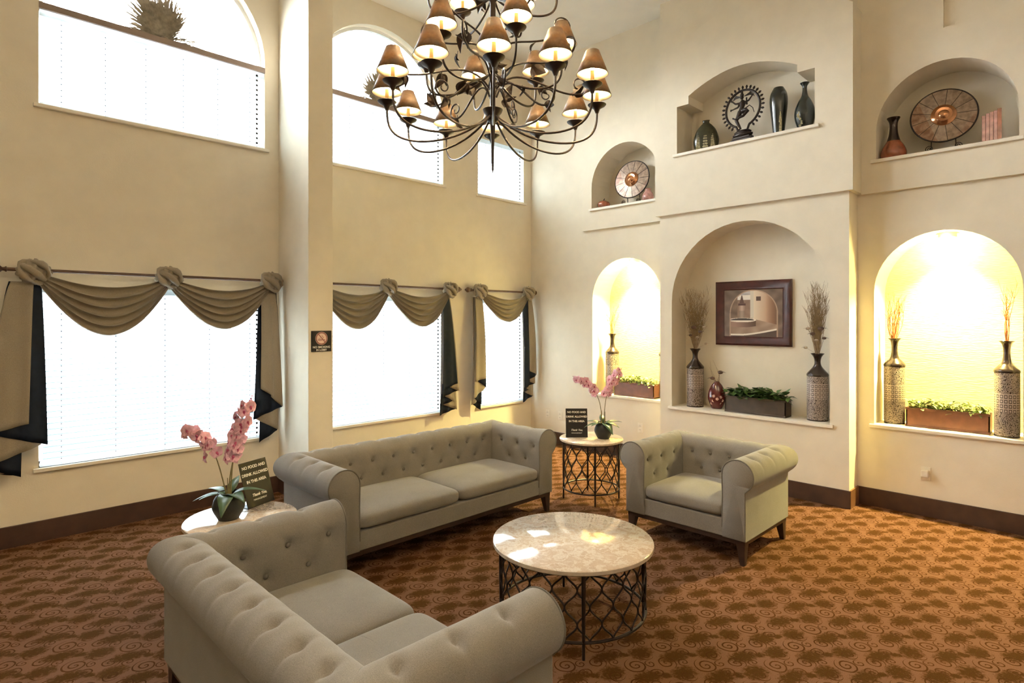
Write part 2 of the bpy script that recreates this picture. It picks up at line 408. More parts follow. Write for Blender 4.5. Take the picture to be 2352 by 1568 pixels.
# baseboards
bh = .16
def board(name, a, b): struct(bevel(MB().box(a, b).build(name, M_base, smooth=False), .004))
board('baseboard_left', (X0, VW-.014, 0), (2.495, VW, bh)); board('baseboard_column', (2.481, 5.096, 0), (2.495, VW, bh))
board('baseboard_left_far', (2.738, VW-.014, 0), (UL, VW, bh))
board('baseboard_column_front', (2.481, 5.096, 0), (2.752, 5.11, bh)); board('baseboard_right_far', (UL-.014, VB1, 0), (UL, VW, bh))
board('baseboard_center', (CL-.014, VB0-.014, 0), (CL, VB1, bh))
struct(MB().box((CL, VB0-.014, 0), (UL, VB0, bh)).build('baseboard_return', mat('lit_baseboard_end', (.22, .10, .04), .5), smooth=False))  # orange light falling on this return is put into its colour
board('baseboard_right', (UL-.014, Y0, 0), (UL, VB0-.014, bh)); board('baseboard_back', (X0, Y0, 0), (X0+.014, VW, bh))

# windows: frame, pane, sill
def window(n, c, h, z0, z1, up=None):
    root = bpy.data.objects.new('window_%d' % n, None); COL.objects.link(root); root.location = (c, VW, z0); struct(root)
    y0, y1 = .09, .13; f = .035; H = z1-z0
    m = MB()
    if up is None:
        m.box((-h, y0, 0), (-h+f, y1, H)).box((h-f, y0, 0), (h, y1, H)).box((-h, y0, 0), (h, y1, f)).box((-h, y0, H-f), (h, y1, H))
        m.box((-.014, y0, f), (.014, y1, H-f))
        gl = [(-h, 0), (h, 0), (h, H), (-h, H)]
    else:
        zs, rh = up; zs -= z0
        outer = arch(0, h, 0, zs, rh); inner = arch(0, h-f, f, zs, rh-f)
        for yy in (y0, y1):
            nv = len(outer); m.add([(a, yy, b) for a, b in outer]+[(a, yy, b) for a, b in inner], [(i, (i+1) % nv, nv+(i+1) % nv, nv+i) for i in range(nv)])
        strip(m, 'y', y0, y1, inner)
        gl = arch(0, h-.01, .01, zs, rh-.01)
    m.build('window_frame', M_vinyl, root, smooth=False)
    tri = geometry.tessellate_polygon([[V((a, b, 0)) for a, b in gl]])
    MB().add([(a, .11, b) for a, b in gl], [tuple(t) for t in tri]).build('glass_pane', M_glass, root, smooth=False)
    bevel(MB().box((-h-.035, -.03, -.03), (h+.035, .09, .0)).build('window_sill', M_trim, root, smooth=False), .005)
window(1, 1.50, .86, .56, 1.95); window(2, 3.70, .845, .56, 1.95); window(3, 5.545, .428, .56, 1.95)
window(4, 1.50, .86, 3.335, 4.15, (4.15, .86)); window(5, 3.70, .845, 3.335, 4.13, (4.13, .84)); window(6, 5.545, .428, 3.31, 4.05)
for k, (c, h) in enumerate(((1.50, .86), (3.70, .845))):
    struct(MB().box((c-h, VW-.006, 4.068), (c+h, VW+.085, 4.118)).build('trim_%d' % (7+k), M_ledge, smooth=False))
# blinds
def blind(label, c, h, z0, z1, n_tape, grp):
    root = thing('window_blind', label, 'blind', (c, VW+.035, z0), group=grp)
    H = z1-z0; pit = .0445; m = MB(); n = int((H-.075)/pit)
    for i in range(n+1):
        z = .035 + (H-.085)*i/n; a = R(52)
        dy, dz = .0255*cos(a), .0255*sin(a); t = .0012
        m.add([(-h+.012, -dy, z+dz-t), (h-.012, -dy, z+dz-t), (h-.012, dy, z-dz-t), (-h+.012, dy, z-dz-t),
               (-h+.012, -dy, z+dz+t), (h-.012, -dy, z+dz+t), (h-.012, dy, z-dz+t), (-h+.012, dy, z-dz+t)],
              [(0, 1, 2, 3), (4, 7, 6, 5), (0, 4, 5, 1), (2, 6, 7, 3), (1, 5, 6, 2), (0, 3, 7, 4)])
    m.build('slats', M_slat, root, smooth=False)
    MB().box((-h+.006, -.03, H-.05), (h-.006, .03, H-.003)).build('headrail', M_slat, root, smooth=False)
    MB().box((-h+.010, -.026, .003), (h-.010, .026, .020)).build('bottom_rail', M_slat, root, smooth=False)
    for i in range(n_tape):
        x = -h + .14 + (2*h-.28)*i/max(1, n_tape-1); m = MB()
        m.box((x-.001, -.0275, .01), (x+.001, -.0265, H-.03))
        for j in range(n+1):
            z = .035 + (H-.085)*j/n + .0255*sin(R(52)); m.box((x-.0045, -.0275, z-.010), (x+.0045, -.0262, z-.002))
        m.build('ladder_cord', M_cord, root, smooth=False)
    m = MB()
    x = h-.075; m.box((x-.0012, -.0292, .01), (x+.0012, -.0278, H-.03))
    for j in range(n+1):
        z = .035 + (H-.085)*j/n; m.box((x-.010, -.030, z+.002), (x+.010, -.027, z+.021))
    m.build('lift_cord', M_slot, root, smooth=False)
blind('wide white blind in the lower left window, behind the left swags', 1.50, .86, .56, 1.95, 5, 'lower blinds')
blind('wide white blind in the lower window right of the column', 3.70, .845, .56, 1.95, 5, 'lower blinds')
blind('narrow white blind in the lower window next to the room corner', 5.545, .428, .56, 1.95, 3, 'lower blinds')
blind('wide white blind under the arch in the upper left window', 1.50, .86, 3.335, 4.066, 6, 'upper blinds')
blind('wide white blind under the upper arch right of the column', 3.70, .845, 3.335, 4.066, 6, 'upper blinds')
blind('narrow white blind in the upper window next to the room corner', 5.545, .428, 3.31, 4.05, 3, 'upper blinds')
# dried grass fans on the arch ledges
def grass_fan(c, label):
    m = MB(); rnd = random.Random(int(c*10))
    for i in range(1000):
        a = rnd.gauss(0, .78); a = max(-1.5, min(1.5, a)); L = rnd.uniform(.20, .56)*(1-.15*abs(a)); b = rnd.uniform(-.55, .55)
        d = V((sin(a), -.0+.28*sin(b), cos(a))); p0 = V((rnd.uniform(-.03, .03), -.0, .0))
        w_ = rnd.uniform(.0016, .0030)*(.45/max(.3, L)); e = p0 + d*L + V((0, 0, -.08*abs(sin(a))*L)); mid = p0+d*L*.5
        m.add([p0+V((-w_, 0, 0)), p0+V((w_, 0, 0)), mid+V((w_*1.6, 0, w_)), e, mid+V((-w_*1.6, 0, -w_))], [(0, 1, 2, 4), (4, 2, 3)])
    m.ball((0, 0, .012), .035, 10, sc=(1, .8, .5))
    o = m.build('dried_grass_fan', M_grass, smooth=False, loc=(c, VW+.03, 4.119)); tag(o, label, 'dried grass', 'dried grass fans')
grass_fan(1.50, 'fan of dried grass on the ledge of the left arched window')
grass_fan(3.705, 'fan of dried grass on the ledge of the arched window right of the column')

# ---------------------------------------------------------------- CURTAINS
VR = 5.655
def rod(label, x0, x1, f0=True, f1=True):
    root = thing('curtain_rod', label, 'curtain rod', (x0, VR, 2.06), group='curtain rods')
    MB().tube([(0, 0, 0), (x1-x0, 0, 0)], .013, 12).build('pole', M_rod, root)
    for x, on, sg in ((0, f0, -1), (x1-x0, f1, 1)):
        if on:
            M = Matrix.Translation((x, 0, 0)) @ Matrix.Rotation(sg*pi/2, 4, 'Y')
            MB().lathe([(.013, 0), (.022, .006), (.014, .018), (.014, .028), (.030, .045), (.034, .062), (.024, .082), (.010, .094), (.013, .102), (0, .112)], 16).xf(M).build('finial', M_rod, root)
        MB().tube([(x-sg*.10, 0, 0), (x-sg*.10, VW-VR, -.012)], .008, 8).build('bracket', M_rod, root)
def swag(m, x0, x1, drop, ph=0.0, top=.10):
    def fn(s, t):
        x = x0 + (x1-x0)*s; f = (1-abs(2*s-1)**1.9)
        k = t**.92
        z = 2.045 - .075*t*(1-f) - (top + (drop-top)*k)*f
        sk = ph + (s-.5)*1.1
        fold = .5+.5*cos(2*pi*(5.2*t + .16*sk) )
        y = -.035 - .052*sin(pi*s)**.6*fold**1.4 - .02*sin(pi*s)
        return (x, y + .006*sin(23*s+7*t), z + .010*f*sin(2*pi*5.2*t))
    m.grid(fn, 44, 64)
def knot(m, x, r=.078):
    def fn(s, t):
        a = 2*pi*s; b = pi*t; q = r*(1 + .13*sin(6*a+5*b) + .07*sin(11*a-7*b)+.05*sin(3*a)) * (1 + .1*sin(2*a+1))
        return (x+q*1.12*sin(b)*cos(a), -.03+q*.80*sin(b)*sin(a), 2.045+q*1.0*cos(b))
    m.grid(fn, 48, 26)
    pts = [(x+.085*cos(a), -.055-.03*sin(2*a), 2.045+.075*sin(a)-.02*cos(a)) for a in [2*pi*k/22 for k in range(22)]]
    m.tube(pts, [.020+.008*sin(5*k) for k in range(22)], 8, closed=True)
    m.tube([(x-.07, -.05, 2.09), (x-.03, -.095, 2.06), (x+.02, -.10, 2.02), (x+.06, -.06, 1.985)], [.018, .026, .026, .016], 8)
def tail(root, xc, pleats):
    """cascade of pleats, front to back: cloth side ('b') and lining side ('n') turn up in alternation, hems cut on opposite slants"""
    out = {}
    for k, (mt, tx0, tx1, bx0, bx1, zb0, zb1) in enumerate(pleats):
        m = out.setdefault(mt, MB()); dy = -.060+.0085*k
        def fn(s, t):
            zb = zb0 + (zb1-zb0)*s; z = 1.972 + (zb-1.972)*t; q = t**.75
            x = tx0 + (tx1-tx0)*s + ((bx0-tx0) + ((bx1-tx1)-(bx0-tx0))*s)*q
            return (x-xc, dy + .045*(1-t)**3 - .011*sin(x*46)*(.3+.7*t) - .006*sin(x*23+1), z)
        m.grid(fn, 12, 26)
    t = None
    for mt, name, mm in (('b', 'tail', M_swag), ('n', 'tail_lining', M_navy)):
        o = out[mt].build(name, mm, t or root); t = t or o
        md = o.modifiers.new('cloth', 'SOLIDIFY'); md.thickness = .002; md.offset = 0
def valance(name_label, knots, drops, tails, xc):
    root = thing('swag_valance', name_label, 'curtain', (xc, VR, 0), group='knotted swag curtains')
    for (a, b, d, ph) in drops:
        m = MB(); swag(m, a-xc, b-xc, d, ph); o = m.build('swag', M_swag, root, angle=80)
        s = o.modifiers.new('cloth', 'SOLIDIFY'); s.thickness = .003; s.offset = 0
    for k in knots:
        m = MB(); knot(m, k-xc); m.build('knot', M_swag, root, angle=80)
    for pl_ in tails: tail(root, xc, pl_)
rod('brown curtain rod over the lower left window', .45, 2.46); rod('brown curtain rod right of the column', 2.77, 4.655, False, True)
rod('short brown curtain rod beside the room corner', 4.93, 6.05, True, True)
valance('taupe swag curtain with two swags and navy-lined tails on the left window', (.60, 1.50, 2.375), [(.62, 1.50, .49, 0), (1.50, 2.36, .45, .4)],
  [[('b', .47, .60, .28, .565, .86, .925), ('n', .56, .645, .30, .680, .89, .752), ('b', .47, .60, .28, .640, .62, .758),
    ('n', .46, .56, .30, .525, .64, .535), ('b', .46, .55, .30, .50, .56, .585), ('n', .46, .55, .31, .49, .60, .55)],
   [('b', 2.285, 2.36, 2.262, 2.385, 1.04, .955), ('b', 2.35, 2.42, 2.36, 2.472, .955, .85), ('n', 2.268, 2.43, 2.195, 2.468, .755, .848),
    ('b', 2.30, 2.44, 2.225, 2.440, .755, .630), ('n', 2.30, 2.43, 2.262, 2.436, .53, .625)]], 1.50)
valance('taupe swag curtain with two swags and a navy tail right of the column', (2.84, 3.68, 4.56), [(2.86, 3.68, .47, .2), (3.68, 4.54, .45, .6)],
  [[('n', 4.47, 4.55, 4.412, 4.650, .838, .906), ('b', 4.48, 4.57, 4.412, 4.672, .92, .812), ('n', 4.48, 4.56, 4.410, 4.660, .745, .815),
    ('b', 4.48, 4.57, 4.410, 4.630, .80, .680), ('n', 4.48, 4.56, 4.408, 4.610, .648, .692), ('b', 4.48, 4.57, 4.408, 4.668, .68, .582), ('n', 4.48, 4.56, 4.406, 4.660, .532, .588)]], 3.70)
valance('narrow taupe swag curtain with one swag beside the room corner', (5.05, 5.94), [(5.07, 5.92, .40, .3)],
  [[('b', 4.98, 5.10, 4.93, 5.135, .905, .935), ('n', 5.00, 5.11, 4.985, 5.145, .915, .812), ('b', 4.97, 5.10, 4.92, 5.135, .685, .810),
    ('n', 4.97, 5.08, 4.925, 5.070, .70, .600), ('b', 4.95, 5.05, 4.905, 5.03, .61, .66), ('n', 4.97, 5.08, 4.915, 5.070, .62, .53)],
   [('n', 5.85, 5.93, 5.848, 5.945, .72, .80), ('b', 5.962, 6.02, 5.930, 6.098, .986, .912), ('n', 5.93, 6.02, 5.900, 6.095, .83, .914), ('b', 5.92, 6.02, 5.885, 6.070, .85, .790),
    ('n', 5.90, 6.0, 5.880, 6.062, .75, .796), ('b', 5.90, 6.0, 5.875, 6.00, .752, .705), ('n', 5.90, 6.0, 5.880, 5.992, .688, .712), ('b', 5.90, 6.02, 5.878, 6.062, .695, .612), ('n', 5.90, 6.0, 5.880, 6.054, .54, .618)]], 5.50)

# ---------------------------------------------------------------- SOFAS
def prof_arm(H, rc=.112, nc=.104, base=.160, zb=.172):
    """inner face -> over the roll -> outer face, as (n outwards, z)"""
    zc = H-rc; p = []
    for k in range(16): p.append((nc-rc + .004*sin(pi*k/15), .24 + (zc-.24)*k/15))
    for k in range(1, 31):
        a = pi - (pi*1.30)*k/30; p.append((nc+rc*cos(a), zc+rc*sin(a)))
    n1, z1 = p[-1]
    p.append((base, z1-.012))
    for k in range(1, 7): p.append((base, z1-.012 + (zb-z1+.012)*k/6))
    return p
def make_sofa(kind, label, cat, Wo, Dp, n_cush, nb, loc, rz):
    """local axes: x along the width, +y backwards, front at y=0; Wo/Dp measured at the base"""
    H = .725; root = thing(kind, label, cat, loc, rz)
    base = .160; P = prof_arm(H); cum = [0]
    for a, b in zip(P, P[1:]): cum.append(cum[-1]+sqrt((b[0]-a[0])**2+(b[1]-a[1])**2))
    nrm = []
    for i in range(len(P)):
        a = P[max(0, i-1)]; b = P[min(len(P)-1, i+1)]; t = V((b[0]-a[0], b[1]-a[1])); t.normalize(); nrm.append((-t.y, t.x))
    hw = Wo/2-base; yb = Dp-base                       # inner faces
    q_at = lambda z: min(range(16), key=lambda i: abs(P[i][1]-z))
    rows = [cum[q_at(.475)], cum[q_at(.585)], cum[15+13]]
    def disp(p, q, btn):
        d = 0
        for (bp, bq, top) in btn:
            dp = p-bp; dq = q-bq
            if abs(dp) > .13 or abs(dq) > .2: continue
            r2 = dp*dp+dq*dq
            d -= .016*exp(-r2/(2*.020**2)) + .008*exp(-r2/(2*.045**2))
            if top:
                if dq > 0: d -= .018*exp(-abs(dp)/.012)*exp(-dq*dq/(2*.060**2))
                else: d -= .018*exp(-abs(dp)/.012)*exp(-dq*dq/(2*.035**2))
                d += .004*cos(2*pi*dp/.17)*exp(-dq*dq/(2*.07**2))*.5
            else:
                for sg in (1, -1):   # faint diagonal pleats
                    e = dp*.77 + sg*dq*.64; al = dp*.64 - sg*dq*.77
                    d -= .0035*exp(-e*e/(2*.007**2))*exp(-al*al/(2*.05**2))
        return d
    def section(name, length_of, place, btns, npt):
        vs = []; fs = []; m = len(P)
        for i in range(npt+1):
            s = i/npt
            for j in range(m):
                n, z = P[j]; L0, L1 = length_of(n); p = L0+(L1-L0)*s
                d = disp(p, cum[j], btns) if j < m-8 else 0
                n2 = n+nrm[j][0]*d; z2 = z+nrm[j][1]*d
                vs.append(place(p, n2, z2))
        for i in range(npt):
            for j in range(m-1): fs.append((i*m+j, (i+1)*m+j, (i+1)*m+j+1, i*m+j+1))
        o = mesh(name, vs, fs, M_fab, root, True, angle=70)
        return o
    def buttons(o, btns, place):
        for bp, bq, top in btns:
            if top: continue
            j = min(range(len(P)), key=lambda i: abs(cum[i]-bq)); n, z = P[j]; nx, nz = nrm[j]
            c = V(place(bp, n+nx*(-.021), z+nz*(-.021))); out = (V(place(bp, n+nx*.01, z+nz*.01))-V(place(bp, n, z))).normalized()
            M = Matrix.Translation(c) @ out.to_track_quat('Z', 'Y').to_matrix().to_4x4()
            b = bpy.data.objects.new('button', BTN); COL.objects.link(b); b.parent = o; b.matrix_local = M
    # back: p = x
    sp = 2*hw/nb
    bb = []
    for k in range(nb):   bb.append((-hw+sp*(k+.5), rows[1], False))
    for k in range(nb+1):
        x = -hw+sp*k
        if 0 < k < nb: bb.append((x, rows[0], False))
        bb.append((x if 0 < k < nb else x*.985, rows[2], True))
    bo = section('back', lambda n: (-(hw+n), hw+n), lambda p, n, z: (p, yb+n, z), bb, int(Wo*95))
    buttons(bo, bb, lambda p, n, z: (p, yb+n, z))
    na = 3; spa = yb/na
    ab = [(spa*(k+.5)-.02, rows[1], False) for k in range(na)] + [(spa*k-.02, rows[0], False) for k in range(1, na)] + [(spa*k-.02, rows[2], True) for k in range(1, na+1)]
    for sg in (-1, 1):
        pf = lambda p, n, z, sg=sg: (sg*(hw+n), p, z)
        ao = section('arm', lambda n: (0, yb+n), pf, ab, 72)
        if sg == 1: ao.data.flip_normals()
        buttons(ao, ab, pf)
        # front panel and piping
        loop = [(sg*(hw+n), 0, z) for n, z in P] + [(sg*(hw+P[0][0]), 0, .172)]
        c = (sg*(hw+.085), -.006, .55); nv = len(loop)
        vs = loop + [(sg*(hw+.09)+(x-sg*(hw+.09))*.93, -.008, .45+(z-.45)*.965) for x, y, z in loop] + [c]
        fs = [(i, (i+1) % nv, nv+(i+1) % nv, nv+i) for i in range(nv)] + [(nv+i, nv+(i+1) % nv, 2*nv) for i in range(nv)]
        mesh('arm_front', vs, fs, M_fab, root, True, angle=60)
        MB().tube([(x, -.004, z) for x, y, z in loop[:46+1]], .0045, 6).build('piping', M_pipe, root)
    # cushions
    cw = 2*(hw+.002)/n_cush
    for k in range(n_cush):
        x0 = -hw-.002+cw*k; x1 = x0+cw; y0, y1 = -.012, yb+.004; z0, z1 = .292, .418
        cx, cy, cz = (x0+x1)/2, (y0+y1)/2, (z0+z1)/2; a, b, c = (x1-x0)/2-.002, (y1-y0)/2, (z1-z0)/2
        def fn(s, t, cx=cx, cy=cy, cz=cz, a=a, b=b, c=c):
            th = 2*pi*s; ph = pi*(t-.5)
            e = .16; f = lambda v, e: math.copysign(abs(v)**e, v)
            r = max(1e-9, cos(ph))**.38
            X = f(cos(th), e)*r; Y = f(sin(th), e)*r; Z = f(sin(ph), .55)
            crown = .020*(1-X*X)*(1-Y*Y) if Z > 0 else 0
            return (cx+a*X, cy+b*Y, cz+c*Z+crown)
        m = MB(); m.grid(fn, 96, 28)
        m.build('seat_cushion', M_fab, root, angle=70)
    bevel(MB().box((-hw-.01, .004, .172), (hw+.01, yb+.02, .298)).build('seat_base', M_fab, root, smooth=False), .008)
    MB().box((-Wo/2+.01, .012, .140), (Wo/2-.01, Dp-.01, .174)).build('wood_plinth', M_wood, root, smooth=False)
    for sx in (-1, 1):
        for y, sy in ((.012, -1), (Dp-.012, 1)):
            xo = sx*(Wo/2-.012); yi = y-sy*.062
            t = [(xo, y), (xo-sx*.062, y), (xo-sx*.062, yi), (xo, yi)]
            bx = [(xo-sx*.002, y-sy*.002), (xo-sx*.034, y-sy*.002), (xo-sx*.034, y-sy*.034), (xo-sx*.002, y-sy*.034)]
            MB().add([(a, b, .142) for a, b in t]+[(a, b, 0) for a, b in bx], [(0, 1, 2, 3), (7, 6, 5, 4), (0, 4, 5, 1), (1, 5, 6, 2), (2, 6, 7, 3), (3, 7, 4, 0)]).build('leg', M_wood, root, smooth=False)
    return root
_b = MB().lathe([(0, -.004), (.011, -.002), (.013, .002), (.011, .006), (.005, .009), (0, .0095)], 14)
BTN = bpy.data.meshes.new('button'); BTN.from_pydata(_b.v, [], _b.f); BTN.materials.append(M_btn)
BTN.polygons.foreach_set('use_smooth', [True]*len(BTN.polygons))
make_sofa('sofa', 'long grey tufted sofa with two seat cushions below the windows', 'sofa', 2.075, .765, 2, 9, (2.908, 3.45, 0), 0)
make_sofa('loveseat', 'grey tufted two-seat sofa in the foreground, seen from behind', 'sofa', 1.60, .805, 2, 7, (1.58, 2.18, 0), R(90))
make_sofa('armchair', 'grey tufted single armchair in front of the framed picture', 'armchair', .965, .765, 1, 4, (3.98, 2.21, 0), R(-90))

# ---------------------------------------------------------------- TABLES
def table(name, label, cat, loc, Rt, Ht, Rb, z0, z1, ncol, nper, thick, rot=0, leg_r=.010):
    root = thing(name, label, cat, loc, rot)
    MB().lathe([(0, Ht-thick), (Rt-.006, Ht-thick), (Rt, Ht-thick+.005), (Rt, Ht-.005)], 72).build('tabletop_edge', M_marble_edge, root)
    MB().lathe([(Rt, Ht-.006), (Rt-.005, Ht), (0, Ht)], 72).build('tabletop', M_marble, root, angle=60)
    ring = lambda z, r=.008: MB().tube([(Rb*cos(2*pi*k/64), Rb*sin(2*pi*k/64), z) for k in range(64)], r, 8, closed=True)
    ring(z1-.004).build('top_ring', M_iron, root); ring(z0).build('bottom_ring', M_iron, root)
    m = MB(); n = 14*nper
    dth = 2*pi/ncol
    for k in range(ncol):
        for sg in (1,):
            pts = []
            for i in range(n+1):
                t = i/n; ph = pi*nper*t
                th = dth*(k + .5*cos(ph)*(1 if k % 2 else -1))
                tt = t
                pts.append((Rb*cos(th), Rb*sin(th), z0+(z1-z0)*tt))
            m.tube(pts, .0050, 6, cap=False)
    m.build('lattice', M_iron, root)
    for k in range(4):
        a = pi/4+k*pi/2
        MB().tube([(Rb*cos(a), Rb*sin(a), z1+.004), (Rb*cos(a), Rb*sin(a), 0)], [leg_r*1.15, leg_r*.75], 10).build('leg', M_iron, root)
    return root
table('coffee_table', 'large round marble-topped coffee table between the sofas and armchair', 'coffee table', (2.612, 2.128, 0), .450, .46, .405, 085e-3, .432, 40, 4, .028, R(2))
table('side_table', 'small round marble side table between long sofa and armchair', 'side table', (4.49, 3.43, 0), .298, .575, .262, 105e-3, .548, 28, 4, .024, R(0))
table('side_table', 'small round marble side table behind the foreground sofa by the left window', 'side table', (1.29, 3.46, 0), .298, .575, .262, 105e-3, .548, 28, 4, .024, 0)

# ---------------------------------------------------------------- text
def text(body, size, parent, M, material=None, name='lettering', shear=0, bold=0.0):
    c = bpy.data.curves.new('t', 'FONT'); c.body = body; c.size = size; c.align_x = 'CENTER'; c.align_y = 'CENTER'
    c.extrude = .0004; c.offset = bold; c.shear = shear
    o = bpy.data.objects.new('t', c); COL.objects.link(o); dg = bpy.context.evaluated_depsgraph_get()
    me = bpy.data.meshes.new_from_object(o.evaluated_get(dg)); bpy.data.objects.remove(o)
    me.materials.clear(); me.materials.append(material or M_text)
    n = bpy.data.objects.new(name, me); COL.objects.link(n); n.parent = parent; n.matrix_local = M; return n
def table_sign(label, loc, ang, lean):
    root = thing('notice_sign', label, 'sign', loc, ang, 'black table notices')
    # face looks along local -y, leaning back
    M = Matrix.Rotation(-lean, 4, 'X')
    b = MB().box((-.103, 0, 0), (.103, .004, .270)).xf(M); bevel(b.build('panel', M_black, root, smooth=False), .001)
    b = MB().box((-.103, .0, 0), (.103, .075, .004)).build('foot', M_black, root, smooth=False)
    F = M @ Matrix.Translation((0, -.0008, 0)) @ Matrix.Rotation(pi/2, 4, 'X')
    for s, z, sz in (('NO FOOD AND', .235, .0245), ('DRINK ALLOWED', .193, .0245), ('IN THIS AREA', .150, .0245)):
        text(s, sz, root, F @ Matrix.Translation((0, z, 0)), bold=.0007)
    text('Thank You,', .024, root, F @ Matrix.Translation((.0, .068, 0)), shear=.35, bold=.0005)
    text('MANAGEMENT', .015, root, F @ Matrix.Translation((.0, .040, 0)))
zt = .5755
d45 = lambda x, d: ((d*sqrt(2)+x*sqrt(2))/2, (d*sqrt(2)-x*sqrt(2))/2)   # view-plane offset -> room axes
u_, v_ = d45((1325-1176)/1360*5.60, 5.60)
table_sign('black upright notice with white lettering beside the far orchid', (u_, v_, zt), R(-45), R(9))
u_, v_ = d45(-1.512, 3.58)
table_sign('black leaning notice with white lettering behind the near orchid', (u_, v_, zt), R(-45)+math.atan2(.193, .082), R(17))

# no smoking sign on the column
ns = thing('no_smoking_sign', 'black square no smoking in lobby sign on the column', 'sign', (2.619, 5.109, 1.49))
bevel(MB().box((-.100, -.006, -.096), (.100, 0, .096)).build('plaque', M_black, ns, smooth=False), .003)
FM = Matrix.Rotation(pi/2, 4, 'X')
M_pink = mat('pale_pink_disc', (.80, .60, .50), .5); M_red = mat('dull_red_ring', (.30, .10, .08), .5)
def disc(r0, r1, y, n=40):
    m = MB(); vs = [((r0 if k % 2 else r1)*cos(2*pi*(k//2)/n), y, .026+(r0 if k % 2 else r1)*sin(2*pi*(k//2)/n)) for k in range(2*n)]
    m.add(vs, [(2*i, 2*i+1, (2*i+3) % (2*n), (2*i+2) % (2*n)) for i in range(n)]); return m
disc(0.0001, .060, -.0066).build('symbol_disc', M_pink, ns, smooth=False)
rm = disc(.047, .058, -.0072); rm.add([(-.040, -.0073, .070), (-.034, -.0073, .075), (.042, -.0073, -.012), (.036, -.0073, -.018)], [(0, 1, 2, 3)])
rm.build('prohibition_ring', M_red, ns, smooth=False)
cg = MB().box((-.034, -.0070, .008), (.010, -.0068, .016)).box((.014, -.0070, .008), (.034, -.0068, .016))
cg.tube([(.010, -.0069, .024), (.020, -.0069, .034), (.006, -.0069, .044), (.004, -.0069, .052)], .0022, 6); cg.tube([(-.030, -.0069, .022), (-.014, -.0069, .028), (-.006, -.0069, .022)], .002, 6)
cg.build('cigarette_symbol', M_red, ns, smooth=False)
text('NO SMOKING', .027, ns, Matrix.Translation((0, -.0068, -.055)) @ FM, bold=.0006); text('IN LOBBY', .024, ns, Matrix.Translation((0, -.0068, -.081)) @ FM, bold=.0006)

# outlets
def outlet(name, label, v, z, plug=False):
    r = thing(name, label, 'wall outlet', (UL, v, z), R(-90), 'wall outlets')   # local -y faces the room
    bevel(MB().box((-.036, -.007, -.058), (.036, 0, .058)).build('cover_plate', M_outlet, r, smooth=False), .003)
    for dz in (-.022, .022):
        m = MB().box((-.016, -.0085, dz-.014), (.016, -.0070, dz+.014)); s = m.build('socket', M_outlet, r, smooth=False)
        MB().box((-.009, -.0090, dz-.004), (-.006, -.0085, dz+.008)).box((.006, -.0090, dz-.004), (.009, -.0085, dz+.008)).build('slot', M_slot, s, smooth=False)
    if plug:
        p = bevel(MB().box((-.032, -.045, -.030), (.024, -.0092, .034)).build('night_light', M_outlet, None, smooth=False), .008)
        p.location = (UL, v, z); p.rotation_euler = (0, 0, R(-90)); tag(p, 'small white plug-in night light on the right wall outlet', 'night light')
outlet('wall_outlet', 'wall outlet below the right lit niche with a plug-in device', 1.083, .367, True)
outlet('wall_outlet', 'wall outlet low on the wall between far side table and armchair', 3.938, .385)
outlet('wall_outlet', 'wall outlet nearest the room corner above the long sofa', 5.42, .386); outlet('wall_outlet', 'wall outlet just left of the far table notice', 5.197, .384)

# ---------------------------------------------------------------- ORCHIDS
def flower_mesh():
    m = MB()
    for k in range(5):
        a = 2*pi*k/5+pi/2; wide = .034 if k in (1, 4) else .024
        m.leaf((0, 0, 0), (cos(a), sin(a), .25), (0, 0, 1), .040, wide*1.9, .30, 5)
    me1 = m; l = MB().ball((0, -.004, .008), .0075, 8, sc=(1, 1.2, .9)); l.leaf((0, -.004, .006), (0, -1, .7), (0, 0, 1), .018, .012, .4, 3)
    a = bpy.data.meshes.new('petals'); a.from_pydata(me1.v, [], me1.f); a.materials.append(M_petal); a.polygons.foreach_set('use_smooth', [True]*len(a.polygons))
    b = bpy.data.meshes.new('lip'); b.from_pydata(l.v, [], l.f); b.materials.append(M_lip)
    return a, b
FA, FB = flower_mesh()
def bez(p, n=24):
    out = []; p = [V(q) for q in p]; k = len(p)-1
    for i in range(n+1):
        t = i/n; s = V((0, 0, 0))
        for j, q in enumerate(p): s += q*(math.comb(k, j)*(1-t)**(k-j)*t**j)
        out.append(s)
    return out
